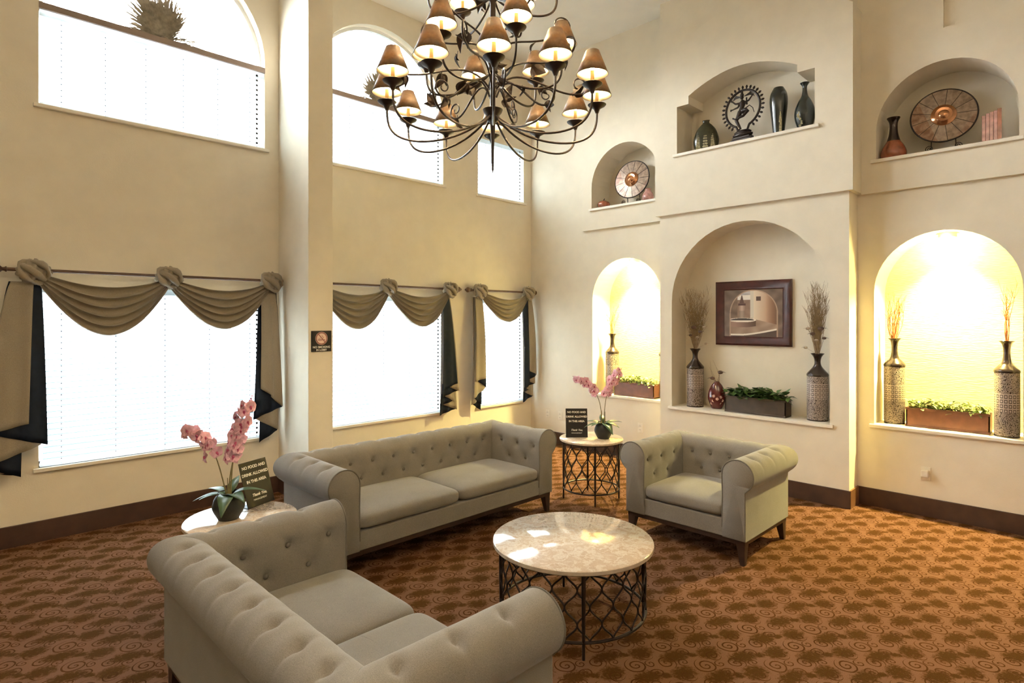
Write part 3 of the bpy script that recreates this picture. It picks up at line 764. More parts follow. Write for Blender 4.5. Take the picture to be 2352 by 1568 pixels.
def orchid(label, loc, yaw, stems, seed, fs=1.0):
    rnd = random.Random(seed); root = thing('potted_orchid', label, 'potted orchid', loc, yaw, 'pink potted orchids')
    MB().lathe(sm([(0, 0), (.048, 0), (.056, .006), (.082, .055), (.084, .085), (.072, .120), (.056, .138), (.058, .150), (.052, .150), (.049, .138), (.044, .125), (0, .125)]), 36).build('pot', M_pot, root)
    for a, L, W, el, bd in ((.3, .19, .055, .5, .5), (2.6, .21, .05, .35, .35), (3.3, .19, .045, .25, .45), (-1.3, .17, .075, .45, 1.0), (-.6, .13, .07, .6, .9), (1.6, .16, .05, .9, .4), (-2.6, .14, .05, .4, .5)):
        m = MB().leaf((.02*cos(a), .02*sin(a), .135), (cos(a)*cos(el), sin(a)*cos(el), sin(el)), (0, 0, 1), L*.82, W*1.1, bd, 8)
        o = m.build('leaf', M_leafd, root); s = o.modifiers.new('t', 'SOLIDIFY'); s.thickness = .002
    for cps, nf, f0 in stems:
        pts = bez(cps, 30); m = MB().tube(pts, [.0036*(1-.6*i/30)+.0004 for i in range(31)], 7)
        m.tube([(cps[0][0]+.006, cps[0][1], .12), (cps[0][0]+.004, cps[0][1], .12+.6*(cps[1][2]-.12)*.9)], .0022, 6)
        st = m.build('flower_stem', M_stem, root)
        for i in range(3):
            b = V(pts[-1])*(1-0) + (V(pts[-1])-V(pts[-4]))*(.25*i)
            MB().ball(tuple(b), .006-.0012*i, 7, sc=(1, 1, 1.3)).build('bud', M_lip, root)
        for i in range(nf):
            t = f0+(1-f0)*(i+.5)/nf; k = int(t*30); p = V(pts[k])
            side = (i % 2)*2-1
            dirv = V((side*.6+rnd.uniform(-.6, .6), -.9+rnd.uniform(-.3, .5), rnd.uniform(-.25, .5))).normalized()
            q = dirv.to_track_quat('Z', 'Y').to_matrix().to_4x4() @ Matrix.Rotation(rnd.uniform(-.4, .4), 4, 'Z')
            s = fs*rnd.uniform(.85, 1.2)*(1.05-.25*t)
            f = bpy.data.objects.new('flower', FA); COL.objects.link(f); f.parent = root
            f.matrix_local = Matrix.Translation(p + dirv*.032 + V((rnd.uniform(-.012, .012), 0, rnd.uniform(-.018, .018)))) @ q @ Matrix.Scale(s, 4)
            g = bpy.data.objects.new('flower_lip', FB); COL.objects.link(g); g.parent = f
u_, v_ = d45((525-1176)/1360*3.33, 3.33)
orchid('pink orchid in a black pot on the near left side table', (u_, v_, zt), R(-45),
       [([(-.01, 0, .13), (-.06, 0, .32), (-.08, 0, .46), (-.22, -.02, .49)], 12, .50),
        ([(.01, 0, .13), (.02, 0, .30), (.03, .0, .47), (.12, 0, .66)], 22, .42),
        ([(.0, 0, .13), (.0, .01, .28), (.03, .02, .40), (.09, .02, .52)], 9, .55)], 3)
u_, v_ = d45((1386-1176)/1360*5.56, 5.56)
orchid('pink orchid in a black pot on the far side table', (u_, v_, zt), R(-45),
       [([(-.02, 0, .13), (-.01, 0, .38), (-.08, 0, .50), (-.26, 0, .57)], 17, .50),
        ([(.01, 0, .13), (.0, 0, .36), (.04, 0, .50), (.16, 0, .64)], 19, .48)], 11, 1.0)

# ---------------------------------------------------------------- VASES & NICHE THINGS
def _vasepat():
    t = NT('stamped_metal_vase'); co = t.coord(); sp = t.new('ShaderNodeSeparateXYZ'); t.l.new(co, sp.inputs[0])
    ang = t.math('MULTIPLY', t.math('ARCTAN2', sp.outputs[1], sp.outputs[0]), .085)
    cb = t.new('ShaderNodeCombineXYZ'); t.l.new(ang, cb.inputs[0]); t.l.new(sp.outputs[2], cb.inputs[1])
    v = t.new('ShaderNodeTexVoronoi', feature='DISTANCE_TO_EDGE'); v.inputs['Scale'].default_value = 115; t.l.new(cb.outputs[0], v.inputs['Vector'])
    f = t.math('GREATER_THAN', v.outputs[0], .10)
    # square medallions in the middle band
    gx = t.math('ABSOLUTE', t.math('SUBTRACT', t.math('FRACT', t.math('MULTIPLY', ang, 34)), .5))
    gz = t.math('ABSOLUTE', t.math('SUBTRACT', t.math('FRACT', t.math('MULTIPLY', sp.outputs[2], 26)), .5))
    g = t.math('MAXIMUM', gx, gz); sq = t.math('MULTIPLY', t.math('GREATER_THAN', g, .22), t.math('LESS_THAN', g, .36))
    band = t.math('MULTIPLY', t.math('GREATER_THAN', sp.outputs[2], .20), t.math('LESS_THAN', sp.outputs[2], .35))
    f2 = t.new('ShaderNodeMix', data_type='FLOAT'); t.l.new(band, f2.inputs[0]); t.l.new(f, f2.inputs[2]); t.l.new(t.math('SUBTRACT', 1, sq), f2.inputs[3])
    c = t.mix(f2.outputs[0], (.030, .016, .012), (.46, .37, .31)); t.l.new(c, t.b.inputs['Base Color'])
    t.b.inputs['Metallic'].default_value = .25; t.b.inputs['Roughness'].default_value = .45
    t.bump(f2.outputs[0], .5, .003); return t.m
M_vase = _vasepat(); M_neck = mat('dark_glossy_neck', (.035, .022, .018), .25, metal=.5, noise=(12, .3), coat=.3)
def tall_vase(label, loc, H, r, grp):
    root = thing('tall_vase', label, 'vase', loc, random.Random(label).uniform(0, 6), grp); hb = H*.70
    MB().lathe([(0, 0), (r*1.0, 0), (r*1.0, .012)], 36).build('foot', M_neck, root)
    MB().shell([(r*.97, .012), (r, .03), (r*1.0, hb-.03), (r*.98, hb-.018)], 40).build('body', M_vase, root)
    s = r/.085
    MB().shell(sm([(r*1.02, hb-.022), (r*1.04, hb-.01), (r*.98, hb+.004), (r*.72, hb+.03*s), (.034*s, hb+.065*s), (.025*s, hb+(H-hb)*.58), (.032*s, H-.03*s), (.054*s, H), (.049*s, H-.001), (.028*s, H-.035*s), (.020*s, hb+(H-hb)*.55)]), 36).build('neck', M_neck, root)
    return root
def bouquet(label, loc, n, L, spread, material, pods=None, seed=1, grp='dried stem arrangements', cat='dried stems', branch=True):
    rnd = random.Random(seed); m = MB()
    for i in range(n):
        a = rnd.uniform(0, 2*pi); sp = spread*rnd.uniform(.15, 1); l = L*rnd.uniform(.55, 1)
        ex = V((cos(a)*sp, sin(a)*sp*.35, l)); kx = rnd.uniform(-.03, .03)
        pts = []
        for k in range(9):
            t = k/8; pts.append((ex.x*t**1.4+kx*sin(4*t)+rnd.uniform(-.003, .003), ex.y*t**1.4+rnd.uniform(-.003, .003), -.05+(l+.05)*t))
        m.tube(pts, [(.0036 if material is M_twigo else .0022)*(1-.7*k/8) for k in range(9)], 5)
        if branch:
            for _ in range(4):
                k = rnd.randint(3, 7); p = V(pts[k]); q = p+V((rnd.uniform(-.05, .05), rnd.uniform(-.02, .02), rnd.uniform(.05, .11)))
                m.tube([p, (p+q)/2+V((rnd.uniform(-.01, .01), 0, 0)), q], [.0018, .0014, .0007], 4)
    o = m.build('twig_bouquet', material, None, loc=loc); tag(o, label, cat, grp)
    if pods:
        for k, (x, y, z, r, pm) in enumerate(pods):
            b = MB().ball((x, y, z), r, 9, sc=(1.2, 1, .8)).leaf((x, y, z), (1 if x > 0 else -1, -.2, .3), (0, 0, 1), r*2.4, r*1.4, .4, 4)
            b.tube([(x*.15, y, .0), (x*.6, y, z*.55), (x, y, z)], .0016, 5)
            b.build('seed_pod', M_husk if pm == 0 else M_husp, o)
    return o
SB = .734; SN = .7455
g1 = 'tall stamped vases'
tall_vase('tall patterned vase at the left of the centre niche', (6.03, 3.18, SB), .63, .090, g1)
tall_vase('tall patterned vase at the right of the centre niche', (6.03, 1.925, SB), .63, .092, g1)
tall_vase('tall patterned vase left of the planter in the right lit niche', (6.30, 1.355, SN), .77, .083, g1)
tall_vase('tall patterned vase right of the planter in the right lit niche', (6.22, .556, SN), .77, .083, g1)
tall_vase('tall patterned vase left of the planter in the far lit niche', (6.30, 4.475, SN), .755, .085, g1)
tall_vase('tall patterned vase mostly hidden at the edge of the far lit niche', (6.385, 3.755, SN), .755, .080, g1)
pd = [(.05, -.04, .19, .020, 0), (-.02, -.04, .24, .024, 0), (.09, -.03, .24, .018, 1), (.11, -.03, .06, .016, 1), (-.05, -.03, .15, .017, 0), (.02, -.04, .13, .015, 1)]
b = bouquet('spray of dried grasses in the left vase of the centre niche', (6.03, 3.18, SB+.63), 90, .70, .18, M_twig, pd, 4); b.rotation_euler[2] = R(-60)
b = bouquet('spray of dried grasses in the right vase of the centre niche', (6.03, 1.925, SB+.63), 90, .70, .13, M_twig, [(-x, y, z, r, p) for x, y, z, r, p in pd], 5); b.rotation_euler[2] = R(-60)
b = bouquet('short orange dried twigs in the left vase of the right lit niche', (6.30, 1.355, SN+.77), 16, .42, .11, M_twigo, None, 6); b.rotation_euler[2] = R(-70)
b = bouquet('curly orange dried twigs in the right vase of the right lit niche', (6.22, .556, SN+.77), 8, .58, .085, M_twigo, None, 8); b.rotation_euler[2] = R(-70)
b = bouquet('orange dried twigs in the vase of the far lit niche', (6.30, 4.475, SN+.755), 10, .40, .13, M_twigo, None, 9); b.rotation_euler[2] = R(-50)
def planter(label, loc, W, D, Hh, mbox, mleaf, n, seed, size, grp):
    rnd = random.Random(seed); root = thing('planter_box', label, 'planter', loc, R(-90), grp)
    m = MB(); t = .012; a, b, c, d = -W/2, W/2, -D/2, D/2
    m.box((a, c, 0), (b, c+t, Hh)).box((a, d-t, 0), (b, d, Hh)).box((a, c, 0), (a+t, d, Hh)).box((b-t, c, 0), (b, d, Hh)).box((a, c, 0), (b, d, .012)).box((a+t, c+t, Hh-.03), (b-t, d-t, Hh-.02))
    m.box((a-.004, c-.004, Hh-.016), (b+.004, c+.006, Hh+.003)).box((a-.004, c-.004, .0), (b+.004, c+.004, .018))
    bevel(m.build('box', mbox, root, smooth=False), .002)
    f = MB()
    for i in range(n):
        x = rnd.uniform(a+.01, b-.01); y = rnd.uniform(c-.005, d-.01); h = Hh + rnd.uniform(-.01, .07)*(1.1-abs(2*x/W)*.3)
        if y < c+.02 and rnd.random() < .5: h -= rnd.uniform(0, .04)
        an = rnd.uniform(0, 2*pi); el = rnd.uniform(-.2, .8)
        f.leaf((x, max(y, c-.012), h), (cos(an)*cos(el), sin(an)*cos(el)*.7-.2, sin(el)), (0, 0, 1), size*rnd.uniform(.7, 1.2), size*rnd.uniform(.6, .9), rnd.uniform(0, .6), 4)
        if i % 4 == 0: f.tube([(x, (c+d)/2, Hh-.02), (x, y, h)], .0015, 4)
    f.build('foliage', mleaf, root)
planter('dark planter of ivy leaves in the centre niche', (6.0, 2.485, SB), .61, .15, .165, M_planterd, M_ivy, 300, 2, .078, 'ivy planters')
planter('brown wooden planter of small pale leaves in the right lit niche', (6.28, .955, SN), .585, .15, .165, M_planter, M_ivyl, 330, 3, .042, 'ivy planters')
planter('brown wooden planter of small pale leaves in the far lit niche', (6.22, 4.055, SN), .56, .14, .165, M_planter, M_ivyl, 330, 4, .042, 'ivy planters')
# oval red vase
rv = thing('oval_vase', 'dark red oval vase with pale blossoms in the centre niche', 'vase', (6.04, 2.935, SB), R(-66))
MB().lathe(sm([(0, 0), (.045, 0), (.062, .02), (.088, .09), (.092, .13), (.082, .19), (.055, .25), (.030, .28), (.026, .290), (.018, .290), (.018, .27)]), 32, sy=.7).build('body', mat('oxblood_glaze', (.085, .010, .010), .12, coat=.6), rv)
bl = MB(); rr = random.Random(3)
for x, z in ((-.01, .055), (.03, .07), (-.035, .09), (.005, .11), (.04, .13), (-.03, .14), (.01, .17), (-.01, .20), (.03, .20), (.055, .095), (-.05, .06)):
    rz_ = sqrt(max(.0, 1-(x/.092)**2))*.0645*min(1, .35+z*6, (.30-z)*6.5); c0 = (x, -rz_, z)
    for k in range(5):
        a = 2*pi*k/5; bl.ball((x+.009*cos(a), -rz_-.0005, z+.009*sin(a)), .0082, 6, sc=(1, .25, 1))
bl.build('painted_blossoms', mat('blush_blossom', (.58, .36, .28), .3), rv)
b = bouquet('two thin stems with seed heads in the oval red vase', (6.04, 2.935, SB+.29), 4, .26, .12, M_twig, [(-.045, -.01, .035, .022, 0), (.035, -.01, .10, .024, 0)], 12, branch=False); b.rotation_euler[2] = R(-60)

# painting
pt = thing('framed_painting', 'framed sepia painting of a courtyard fountain in the centre niche', 'painting', (6.179, 2.605, 1.755), R(-90))
pw, ph_ = .80, .68; fw = .095
prof = [(0, 0), (0, .020), (.018, .034), (.045, .030), (.070, .018), (.085, .016), (.095, .006)]
m = MB(); vs = []
for cx, cz in ((-1, -1), (1, -1), (1, 1), (-1, 1)):
    for i, o in prof: vs.append((cx*(pw/2-i), -o-.002, cz*(ph_/2-i)))
n = len(prof); m.add(vs, [(k*n+j, ((k+1) % 4)*n+j, ((k+1) % 4)*n+j+1, k*n+j+1) for k in range(4) for j in range(n-1)])
m.build('picture_frame', M_frame, pt, angle=25)
def paint(x, y):        # x,y in 0..1 on the canvas
    mixc = lambda a, b, t: tuple(p+(q-p)*max(0, min(1, t)) for p, q in zip(a, b))
    nz = .5+.25*sin(21*x+3*sin(13*y))+.25*sin(17*y+3*sin(11*x))
    L, Rr, zc = .12, .90, .50
    cx = (L+Rr)/2; hw = (Rr-L)/2
    inside = L < x < Rr and (y < zc or ((x-cx)/hw)**2+((y-zc)/.47)**2 < 1)
    edge = False
    if y >= zc: e = ((x-cx)/hw)**2+((y-zc)/.47)**2; edge = 1 <= e < 1.10
    else: edge = (L-.02 < x <= L) or (Rr <= x < Rr+.02)
    if edge: return (.52, .38, .28)
    if not inside: return mixc((.20, .145, .105), (.30, .22, .165), nz)
    if y < .40-.30*(x-.45)*(x > .5): # ground
        c = mixc((.34, .24, .17), (.52, .40, .30), nz*.6+.4*(x))
        lowl = .03+.13*max(0, x-.35)**1.3*2
        if y < lowl: return (.16, .11, .08)
        if y < lowl+.035: return (.85, .78, .68)
        e = ((x-.32)/.24)**2+((y-.355)/.045)**2
        if e < 1: return (.10, .07, .05) if e < .72 and y > .345 else (.86, .78, .67)
        if abs(x-.32) < .235 and .20+.03*((x-.32)/.235)**2 < y < .345: return mixc((.42, .28, .21), (.12, .07, .04), (x-.2)/.4)
        return c
    if x > .52+.0*y:                                # right wall
        c = mixc((.80, .70, .56), (.50, .30, .18), (x-.52)*3.2); c = mixc(c, (.17, .11, .07), (x-.72)*4)
        if abs(x-.60) < .04 and abs(y-.80) < .045: return (.15, .08, .05)
        return c
    # left: tree, sky, fountain
    e = abs(x-.315)
    if (y > .71 and e < .035*(.88-y)/.17+.006 and y < .88): return (.18, .10, .07)
    if .66 < y < .71 and e < .065: return (.15, .07, .05)
    if .55 < y <= .66 and e < .055-.05*(.66-y): return mixc((.62, .48, .38), (.38, .26, .19), e*18)
    if .40 < y <= .55 and e < .04+.03*(.55-y)*3: return mixc((.48, .38, .30), (.26, .19, .14), e*14)
    if x < .24: return mixc((.20, .13, .08), (.34, .24, .16), nz)
    if x > .46: return (.72, .66, .56)
    if y > .88: return mixc((.38, .34, .33), (.66, .62, .60), nz)
    if y > .78: return (.84, .78, .70)
    return mixc((.40, .28, .20), (.30, .20, .14), nz)
NX, NY = 240, 200; cwid, chei = pw-2*.09, ph_-2*.09
cv = MB().grid(lambda s, t: (-cwid/2+cwid*s, -.009, -chei/2+chei*t), NX, NY)
Mc = NT('painted_canvas'); at = Mc.new('ShaderNodeVertexColor', layer_name='paint'); Mc.l.new(at.outputs[0], Mc.b.inputs['Base Color']); Mc.b.inputs['Roughness'].default_value = .5
co = cv.build('canvas', Mc.m, pt, smooth=False)
ca = co.data.color_attributes.new('paint', 'FLOAT_COLOR', 'POINT')
for i in range(NX+1):
    for j in range(NY+1): ca.data[i*(NY+1)+j].color = (*[c**1.35 for c in paint(i/NX, j/NY)], 1)

# upper centre niche: vases and bronze
SU = 3.4865
M_olive = mat('olive_brown_glaze', (.030, .030, .014), .28, coat=.2, noise=(30, .4)); M_silv = mat('pale_gilt_relief', (.42, .38, .24), .35, metal=.4, noise=(60, .4))
M_gun = mat('gunmetal_glaze', (.016, .020, .018), .22, coat=.35, noise=(8, .2))
fv = thing('flask_vase', 'squat olive flask vase with pale leaf relief, left in upper centre niche', 'vase', (5.995, 3.035, SU), R(-72))
MB().lathe(sm([(0, 0), (.085, 0), (.112, .03), (.132, .10), (.128, .16), (.10, .24), (.058, .295), (.036, .315), (.034, .335), (.040, .345), (.026, .343), (.024, .315)]), 36, sy=.5).build('body', M_olive, fv)
m = MB()
for x0, hh in ((0, .25), (-.072, .17), (.072, .17)):
    for k in range(9):
        z = .025+hh*k/9; q = .020*(1-k/11); y = -.072*sqrt(max(.05, 1-(x0/.135)**2))*min(1, .72+z*2, (.37-z)*4.2)
        for sg in (-1, 1): m.ball((x0+sg*q*.7, y, z), q, 7, sc=(1, .35, .8))
m.build('leaf_relief', M_silv, fv)
tv = thing('tall_oval_vase', 'tall dark green oval vase in the upper centre niche', 'vase', (5.99, 2.27, SU), R(-68))
MB().lathe(sm([(0, 0), (.048, 0), (.052, .03), (.066, .16), (.080, .29), (.083, .37), (.074, .43), (.050, .478), (.044, .485), (.030, .483)]), 36).build('body', M_gun, tv)
m = MB(); 
for k in range(7):
    z = .14+.10*k/7; m.ball((.012, -.060-.012*k/7, z), .017*(1-k/12), 7, sc=(1, .4, 1))
for k in range(8): m.ball((.014, -.054-.003*k/8, .02+.12*k/8), .015, 7, sc=(1, .4, 1))
m.build('leaf_relief', M_silv, tv)
bv = thing('bottle_vase', 'dark bottle vase with flared lip, right in the upper centre niche', 'vase', (6.0, 2.03, SU), R(-68))
MB().lathe(sm([(0, 0), (.050, 0), (.056, .02), (.082, .10), (.092, .16), (.086, .22), (.060, .29), (.032, .34), (.022, .385), (.021, .43), (.030, .452), (.042, .468), (.036, .466), (.018, .43)]), 36).build('body', M_gun, bv)
m = MB(); [m.ball((-.045+.018*sin(k), -.062-.012*sin(k*.35), .05+.020*k), .013, 7, sc=(1, .5, 1)) for k in range(7)]; m.build('leaf_relief', M_silv, bv)
# dancing bronze
st = thing('dancing_figure_statue', 'dark bronze dancing figure inside a flaming ring on a pedestal', 'statue', (6.0, 2.635, SU), R(-96))
m = MB().box((-.125, -.062, 0), (.125, .062, .035)).box((-.112, -.052, .035), (.112, .052, .060)).box((-.098, -.045, .060), (.098, .045, .085))
bevel(m.build('pedestal', M_iron, st, smooth=False), .006)
MB().lathe([(.085, .085), (.105, .095), (.108, .110), (.085, .120), (.095, .132), (.070, .150), (.0, .155)], 28, sy=.5).build('lotus_base', M_iron, st)
zc, rr_ = .375, .188
m = MB().tube([(rr_*cos(a), 0, zc+rr_*1.0*sin(a)) for a in [R(-68)+R(316)*k/60 for k in range(61)]], .012, 8)
m.tube([(rr_*cos(R(-68)), 0, zc+rr_*sin(R(-68))), (.05, 0, .15)], .011, 8); m.tube([(-rr_*cos(R(-68)), 0, zc+rr_*sin(R(-68))), (-.05, 0, .15)], .011, 8)
m.build('ring', M_iron, st)
for k in range(27):
    a = R(-58)+R(296)*k/26; M = Matrix.Translation((rr_*cos(a), 0, zc+rr_*sin(a))) @ Matrix.Rotation(-(a-pi/2), 4, 'Y')
    MB().lathe([(.004, .008), (.006, .016), (.012, .028), (.010, .040), (.003, .048), (0, .052)], 8).xf(M).build('flame', M_iron, st)
m = MB()     # body, limbs grow from one torso
hip, chest, neck = V((-.01, -.01, .345)), V((.005, -.012, .425)), V((.0, -.012, .462))
m.tube([hip+V((0, 0, -.012)), hip, (hip+chest)/2, chest, chest+V((0, 0, .018)), neck], [.018, .030, .021, .032, .026, .010], 12)
m.ball((-.002, -.014, .490), .021, 12, sc=(.9, .95, 1.15)); m.lathe([(.018, .503), (.020, .512), (.013, .528), (.014, .536), (.006, .553), (0, .556)], 12, c=(-.002, -.012, 0))
m.tube([hip+V((-.012, 0, 0)), (-.045, -.015, .290), (-.062, -.015, .262), (-.036, -.012, .205), (-.018, -.01, .170), (-.038, -.02, .160)], [.026, .021, .017, .014, .010, .008], 10)
m.tube([hip+V((.012, 0, 0)), (.050, -.030, .345), (.075, -.035, .330), (.030, -.045, .285), (-.055, -.045, .268), (-.085, -.05, .285)], [.026, .022, .017, .014, .009, .007], 10)
for el, ha in (((.070, -.01, .440), (.118, -.015, .485)), ((-.075, -.01, .440), (-.120, -.015, .480)), ((.062, -.03, .400), (.070, -.05, .450)), ((-.030, -.04, .385), (-.105, -.045, .372))):
    sx = .030 if el[0] > 0 else -.030
    m.tube([chest+V((sx*.6, 0, .012)), chest+V((sx, 0, .008)), el, ha], [.012, .012, .009, .006], 8); m.ball(ha, .010, 8, sc=(1, .6, 1.3))
m.build('figure', M_iron, st)
m = MB()
for sg in (-1, 1):
    for k in range(7):
        a = R(8+k*9); m.tube([(sg*.015, .004, .50), (sg*(.06+.02*cos(a)), .004, .495+.03*sin(a)), (sg*.13*cos(a*.7), .004, .49+.09*sin(a)-.03)], [.003, .004, .002], 5)
m.tube([(.03, -.02, .36), (.085, -.02, .385), (.12, -.02, .35), (.135, -.02, .30)], [.006, .005, .004, .003], 6)
m.build('flying_locks', M_iron, st)
# glass discs on stands
def _disc():
    t = NT('mosaic_glass_disc'); co = t.coord(); sp = t.new('ShaderNodeSeparateXYZ'); t.l.new(co, sp.inputs[0])
    a = t.math('FLOOR', t.math('MULTIPLY', t.math('ARCTAN2', sp.outputs[2], sp.outputs[0]), 13/(2*pi)))
    wn = t.new('ShaderNodeTexWhiteNoise', noise_dimensions='1D'); t.l.new(a, wn.inputs['W'])
    c = t.ramp(wn.outputs[0], [(0, (.22, .085, .035)), (.35, (.30, .20, .14)), (.7, (.38, .29, .22)), (1, (.17, .10, .05))], 'LINEAR')
    n = t.noise(co, 26, 4); c = t.mix(.5, c, t.ramp(n, [(.35, (.12, .07, .045)), (.65, (.42, .30, .20))]))
    t.l.new(c, t.b.inputs['Base Color']); t.b.inputs['Roughness'].default_value = .3; t.b.inputs['Metallic'].default_value = .2; t.bump(n, .4, .003); return t.m
M_disc = _disc(); M_boss = mat('copper_boss', (.50, .24, .12), .16, metal=.85, noise=(10, .3))
def disc_plate(label, loc, rz, r):
    root = thing('decorative_disc', label, 'decorative plate', loc, rz, 'round mosaic discs'); z = r+.095; tl = Matrix.Translation((0, 0, z)) @ Matrix.Rotation(R(-9), 4, 'X')
    X = Matrix.Rotation(pi/2, 4, 'X')
    MB().lathe([(0, .004), (.05, -.002), (r*.6, -.010), (r, -.004), (r, .004), (0, .014)], 56).xf(tl @ X).build('dish', M_disc, root)
    MB().tube([(r*cos(2*pi*k/56), 0, r*sin(2*pi*k/56)) for k in range(56)], .007, 8, closed=True).xf(tl).build('rim', M_iron, root)
    m = MB()
    for k in range(13):
        a = 2*pi*k/13; m.tube([(.07*cos(a), -.010, .07*sin(a)), (r*cos(a), -.006, r*sin(a))], .0022, 5)
    m.xf(tl).build('spokes', M_iron, root)
    MB().lathe([(.094, 0), (.092, .008), (.080, .014), (.062, .028), (.040, .024), (.026, .036), (0, .041)], 36).xf(tl @ X @ Matrix.Translation((0, 0, .008))).build('boss', M_boss, root)
    m = MB()
    for sg in (-1, 1):
        sp = [(sg*(.10+.028*(1-k/26)*cos(2*pi*k/13)), -.03, .050+.028*(1-k/26)*sin(2*pi*k/13)) for k in range(26)]
        m.tube(sp, .0035, 6); m.tube([(sg*.128, -.03, .050), (sg*.115, -.02, .006), (sg*.05, 0, .006)], .004, 6); m.tube([(sg*.10, -.02, .006), (sg*.09, .06, .006), (sg*.08, .015, z*.9)], .004, 6)
    m.tube([(-.1, 0, .006), (.1, 0, .006)], .004, 6); m.build('stand', M_iron, root)
disc_plate('round amber mosaic disc on a stand in the upper right niche', (6.28, .985, 3.127), R(-80), .237)
disc_plate('round mosaic disc on a stand in the upper far niche', (6.28, 4.165, 3.102), R(-86), .236)
M_amber = mat('amber_glass', (.30, .085, .04), .2, coat=.5, noise=(14, .4)); M_pinkg = mat('pink_amber_glass', (.42, .20, .17), .15, coat=.5, noise=(18, .4))
jg = thing('bulb_vase', 'brown and amber bulb vase with a flared neck in upper right niche', 'vase', (6.22, 1.345, 3.127)); 
MB().lathe(sm([(0, 0), (.080, 0), (.100, .03), (.102, .07), (.085, .12), (.055, .17)]), 32).build('body', M_amber, jg)
MB().shell(sm([(.055, .17), (.040, .22), (.032, .28), (.034, .34), (.052, .378), (.048, .378), (.030, .34)]), 32).build('neck', M_neck, jg)
bk = thing('block_vase', 'ribbed pink and amber glass block vase in the upper right niche', 'vase', (6.24, .655, 3.127), R(-84))
m = MB()
for k, (dx, hh) in enumerate(((-.050, .24), (-.025, .255), (0, .262), (.025, .268), (.050, .278))): m.box((dx-.012, -.045, 0), (dx+.012, .045, hh))
bevel(m.build('body', [M_pinkg], bk, smooth=False), .003)
MB().box((.036, -.0465, .0), (.0635, -.0455, .279)).build('amber_band', M_amber, bk, smooth=False)
gp = thing('gourd_pot', 'small amber pumpkin-shaped pot in the upper far niche', 'ornament', (6.21, 4.545, 3.102))
m = MB(); m.grid(lambda s, t: ((.052+.022*sin(pi*t))*sin(pi*t)**.7*(1+.10*abs(sin(4*2*pi*s)))*cos(2*pi*s), (.052+.022*sin(pi*t))*sin(pi*t)**.7*(1+.10*abs(sin(4*2*pi*s)))*sin(2*pi*s), .055-.055*cos(pi*t)), 48, 14)
m.build('body', M_amber, gp); MB().tube([(0, 0, .10), (.006, 0, .12), (.020, 0, .138)], [.010, .007, .004], 8).build('stem', M_iron, gp)
gv = thing('round_glass_vase', 'small pink round glass vase at the right of upper far niche', 'vase', (6.20, 3.885, 3.102))
MB().lathe(sm([(0, 0), (.045, 0), (.066, .03), (.070, .06), (.058, .10), (.036, .135), (.034, .15), (.042, .158), (.030, .156)]), 28).build('body', M_pinkg, gv)

# niche spotlights
def niche_light(v, z, label, power):
    r = thing('niche_spotlight', label, 'spotlight', (6.31, v, z), 0, 'niche spotlights')
    MB().lathe([(.045, -.010), (.066, -.014), (.068, -.006), (.064, .03), (.045, .03)], 28).build('trim_ring', M_trim, r)
    MB().lathe([(0, -.004), (.046, -.004), (.046, .004), (0, .004)], 28).build('lens', emit('lit_lens', (1, .86, .5), 30), r)
    l = lamp('spot_lamp', 'SPOT', (0, 0, -.03), power, (1.0, .84, .32), spot_size=R(110), spot_blend=.9, shadow_soft_size=.04); l.parent = r; l.rotation_euler = (0, R(13), 0)
    l = lamp('glow_lamp', 'POINT', (-.05, 0, -.07), power*.035, (1.0, .84, .32), shadow_soft_size=.05); l.parent = r
niche_light(.962, 2.415, 'round lit spotlight in the top of the right niche', 600)
niche_light(4.15, 2.41, 'round lit spotlight in the top of the far niche', 600)

# ---------------------------------------------------------------- CHANDELIER
M_shade = NT('bronze_lamp_shade')
def _shade():
    t = M_shade; g = t.new('ShaderNodeNewGeometry'); co = t.coord()
    n = t.noise(co, 60, 3)
    t.l.new(t.ramp(n, [(.3, (.065, .050, .036)), (.7, (.12, .092, .065))]), t.b.inputs['Base Color'])
    t.b.inputs['Roughness'].default_value = .5; t.b.inputs['Metallic'].default_value = .2
    tr = t.new('ShaderNodeBsdfTranslucent'); tr.inputs[0].default_value = (.95, .55, .20, 1); mx = t.new('ShaderNodeMixShader'); mx.inputs[0].default_value = .045
    t.l.new(t.b.outputs[0], mx.inputs[1]); t.l.new(tr.outputs[0], mx.inputs[2]); t.l.new(mx.outputs[0], t.out.inputs[0])
    return t.m
M_sh_out = _shade()
def _shin():
    t = NT('white_gold_shade_lining'); t.b.inputs['Base Color'].default_value = (.95, .82, .55, 1); t.b.inputs['Roughness'].default_value = .5
    tr = t.new('ShaderNodeBsdfTranslucent'); tr.inputs[0].default_value = (.95, .70, .35, 1); mx = t.new('ShaderNodeMixShader'); mx.inputs[0].default_value = .25
    t.l.new(t.b.outputs[0], mx.inputs[1]); t.l.new(tr.outputs[0], mx.inputs[2]); t.l.new(mx.outputs[0], t.out.inputs[0]); return t.m
M_sh_in = _shin()
M_candle = mat('cream_candle_sleeve', (.80, .55, .26), .6)
M_bulb = emit('warm_bulb', (1.0, .74, .40), 520)
ch = thing('chandelier', 'large dark iron three-tier chandelier with small cone shades', 'chandelier', (2.258, 2.41, 2.53))
Z0 = 2.53
def z(a): return a-Z0
MB().lathe([(0, z(2.505)), (.006, z(2.53)), (.008, z(2.66)), (.014, z(2.76)), (.016, z(2.80))], 14).build('finial', M_iron, ch)
MB().lathe([(.016, z(2.79)), (.030, z(2.80)), (.036, z(2.83)), (.050, z(2.845)), (.056, z(2.862)), (.030, z(2.868)), (.018, z(2.88))], 20).build('lower_hub', M_iron, ch)
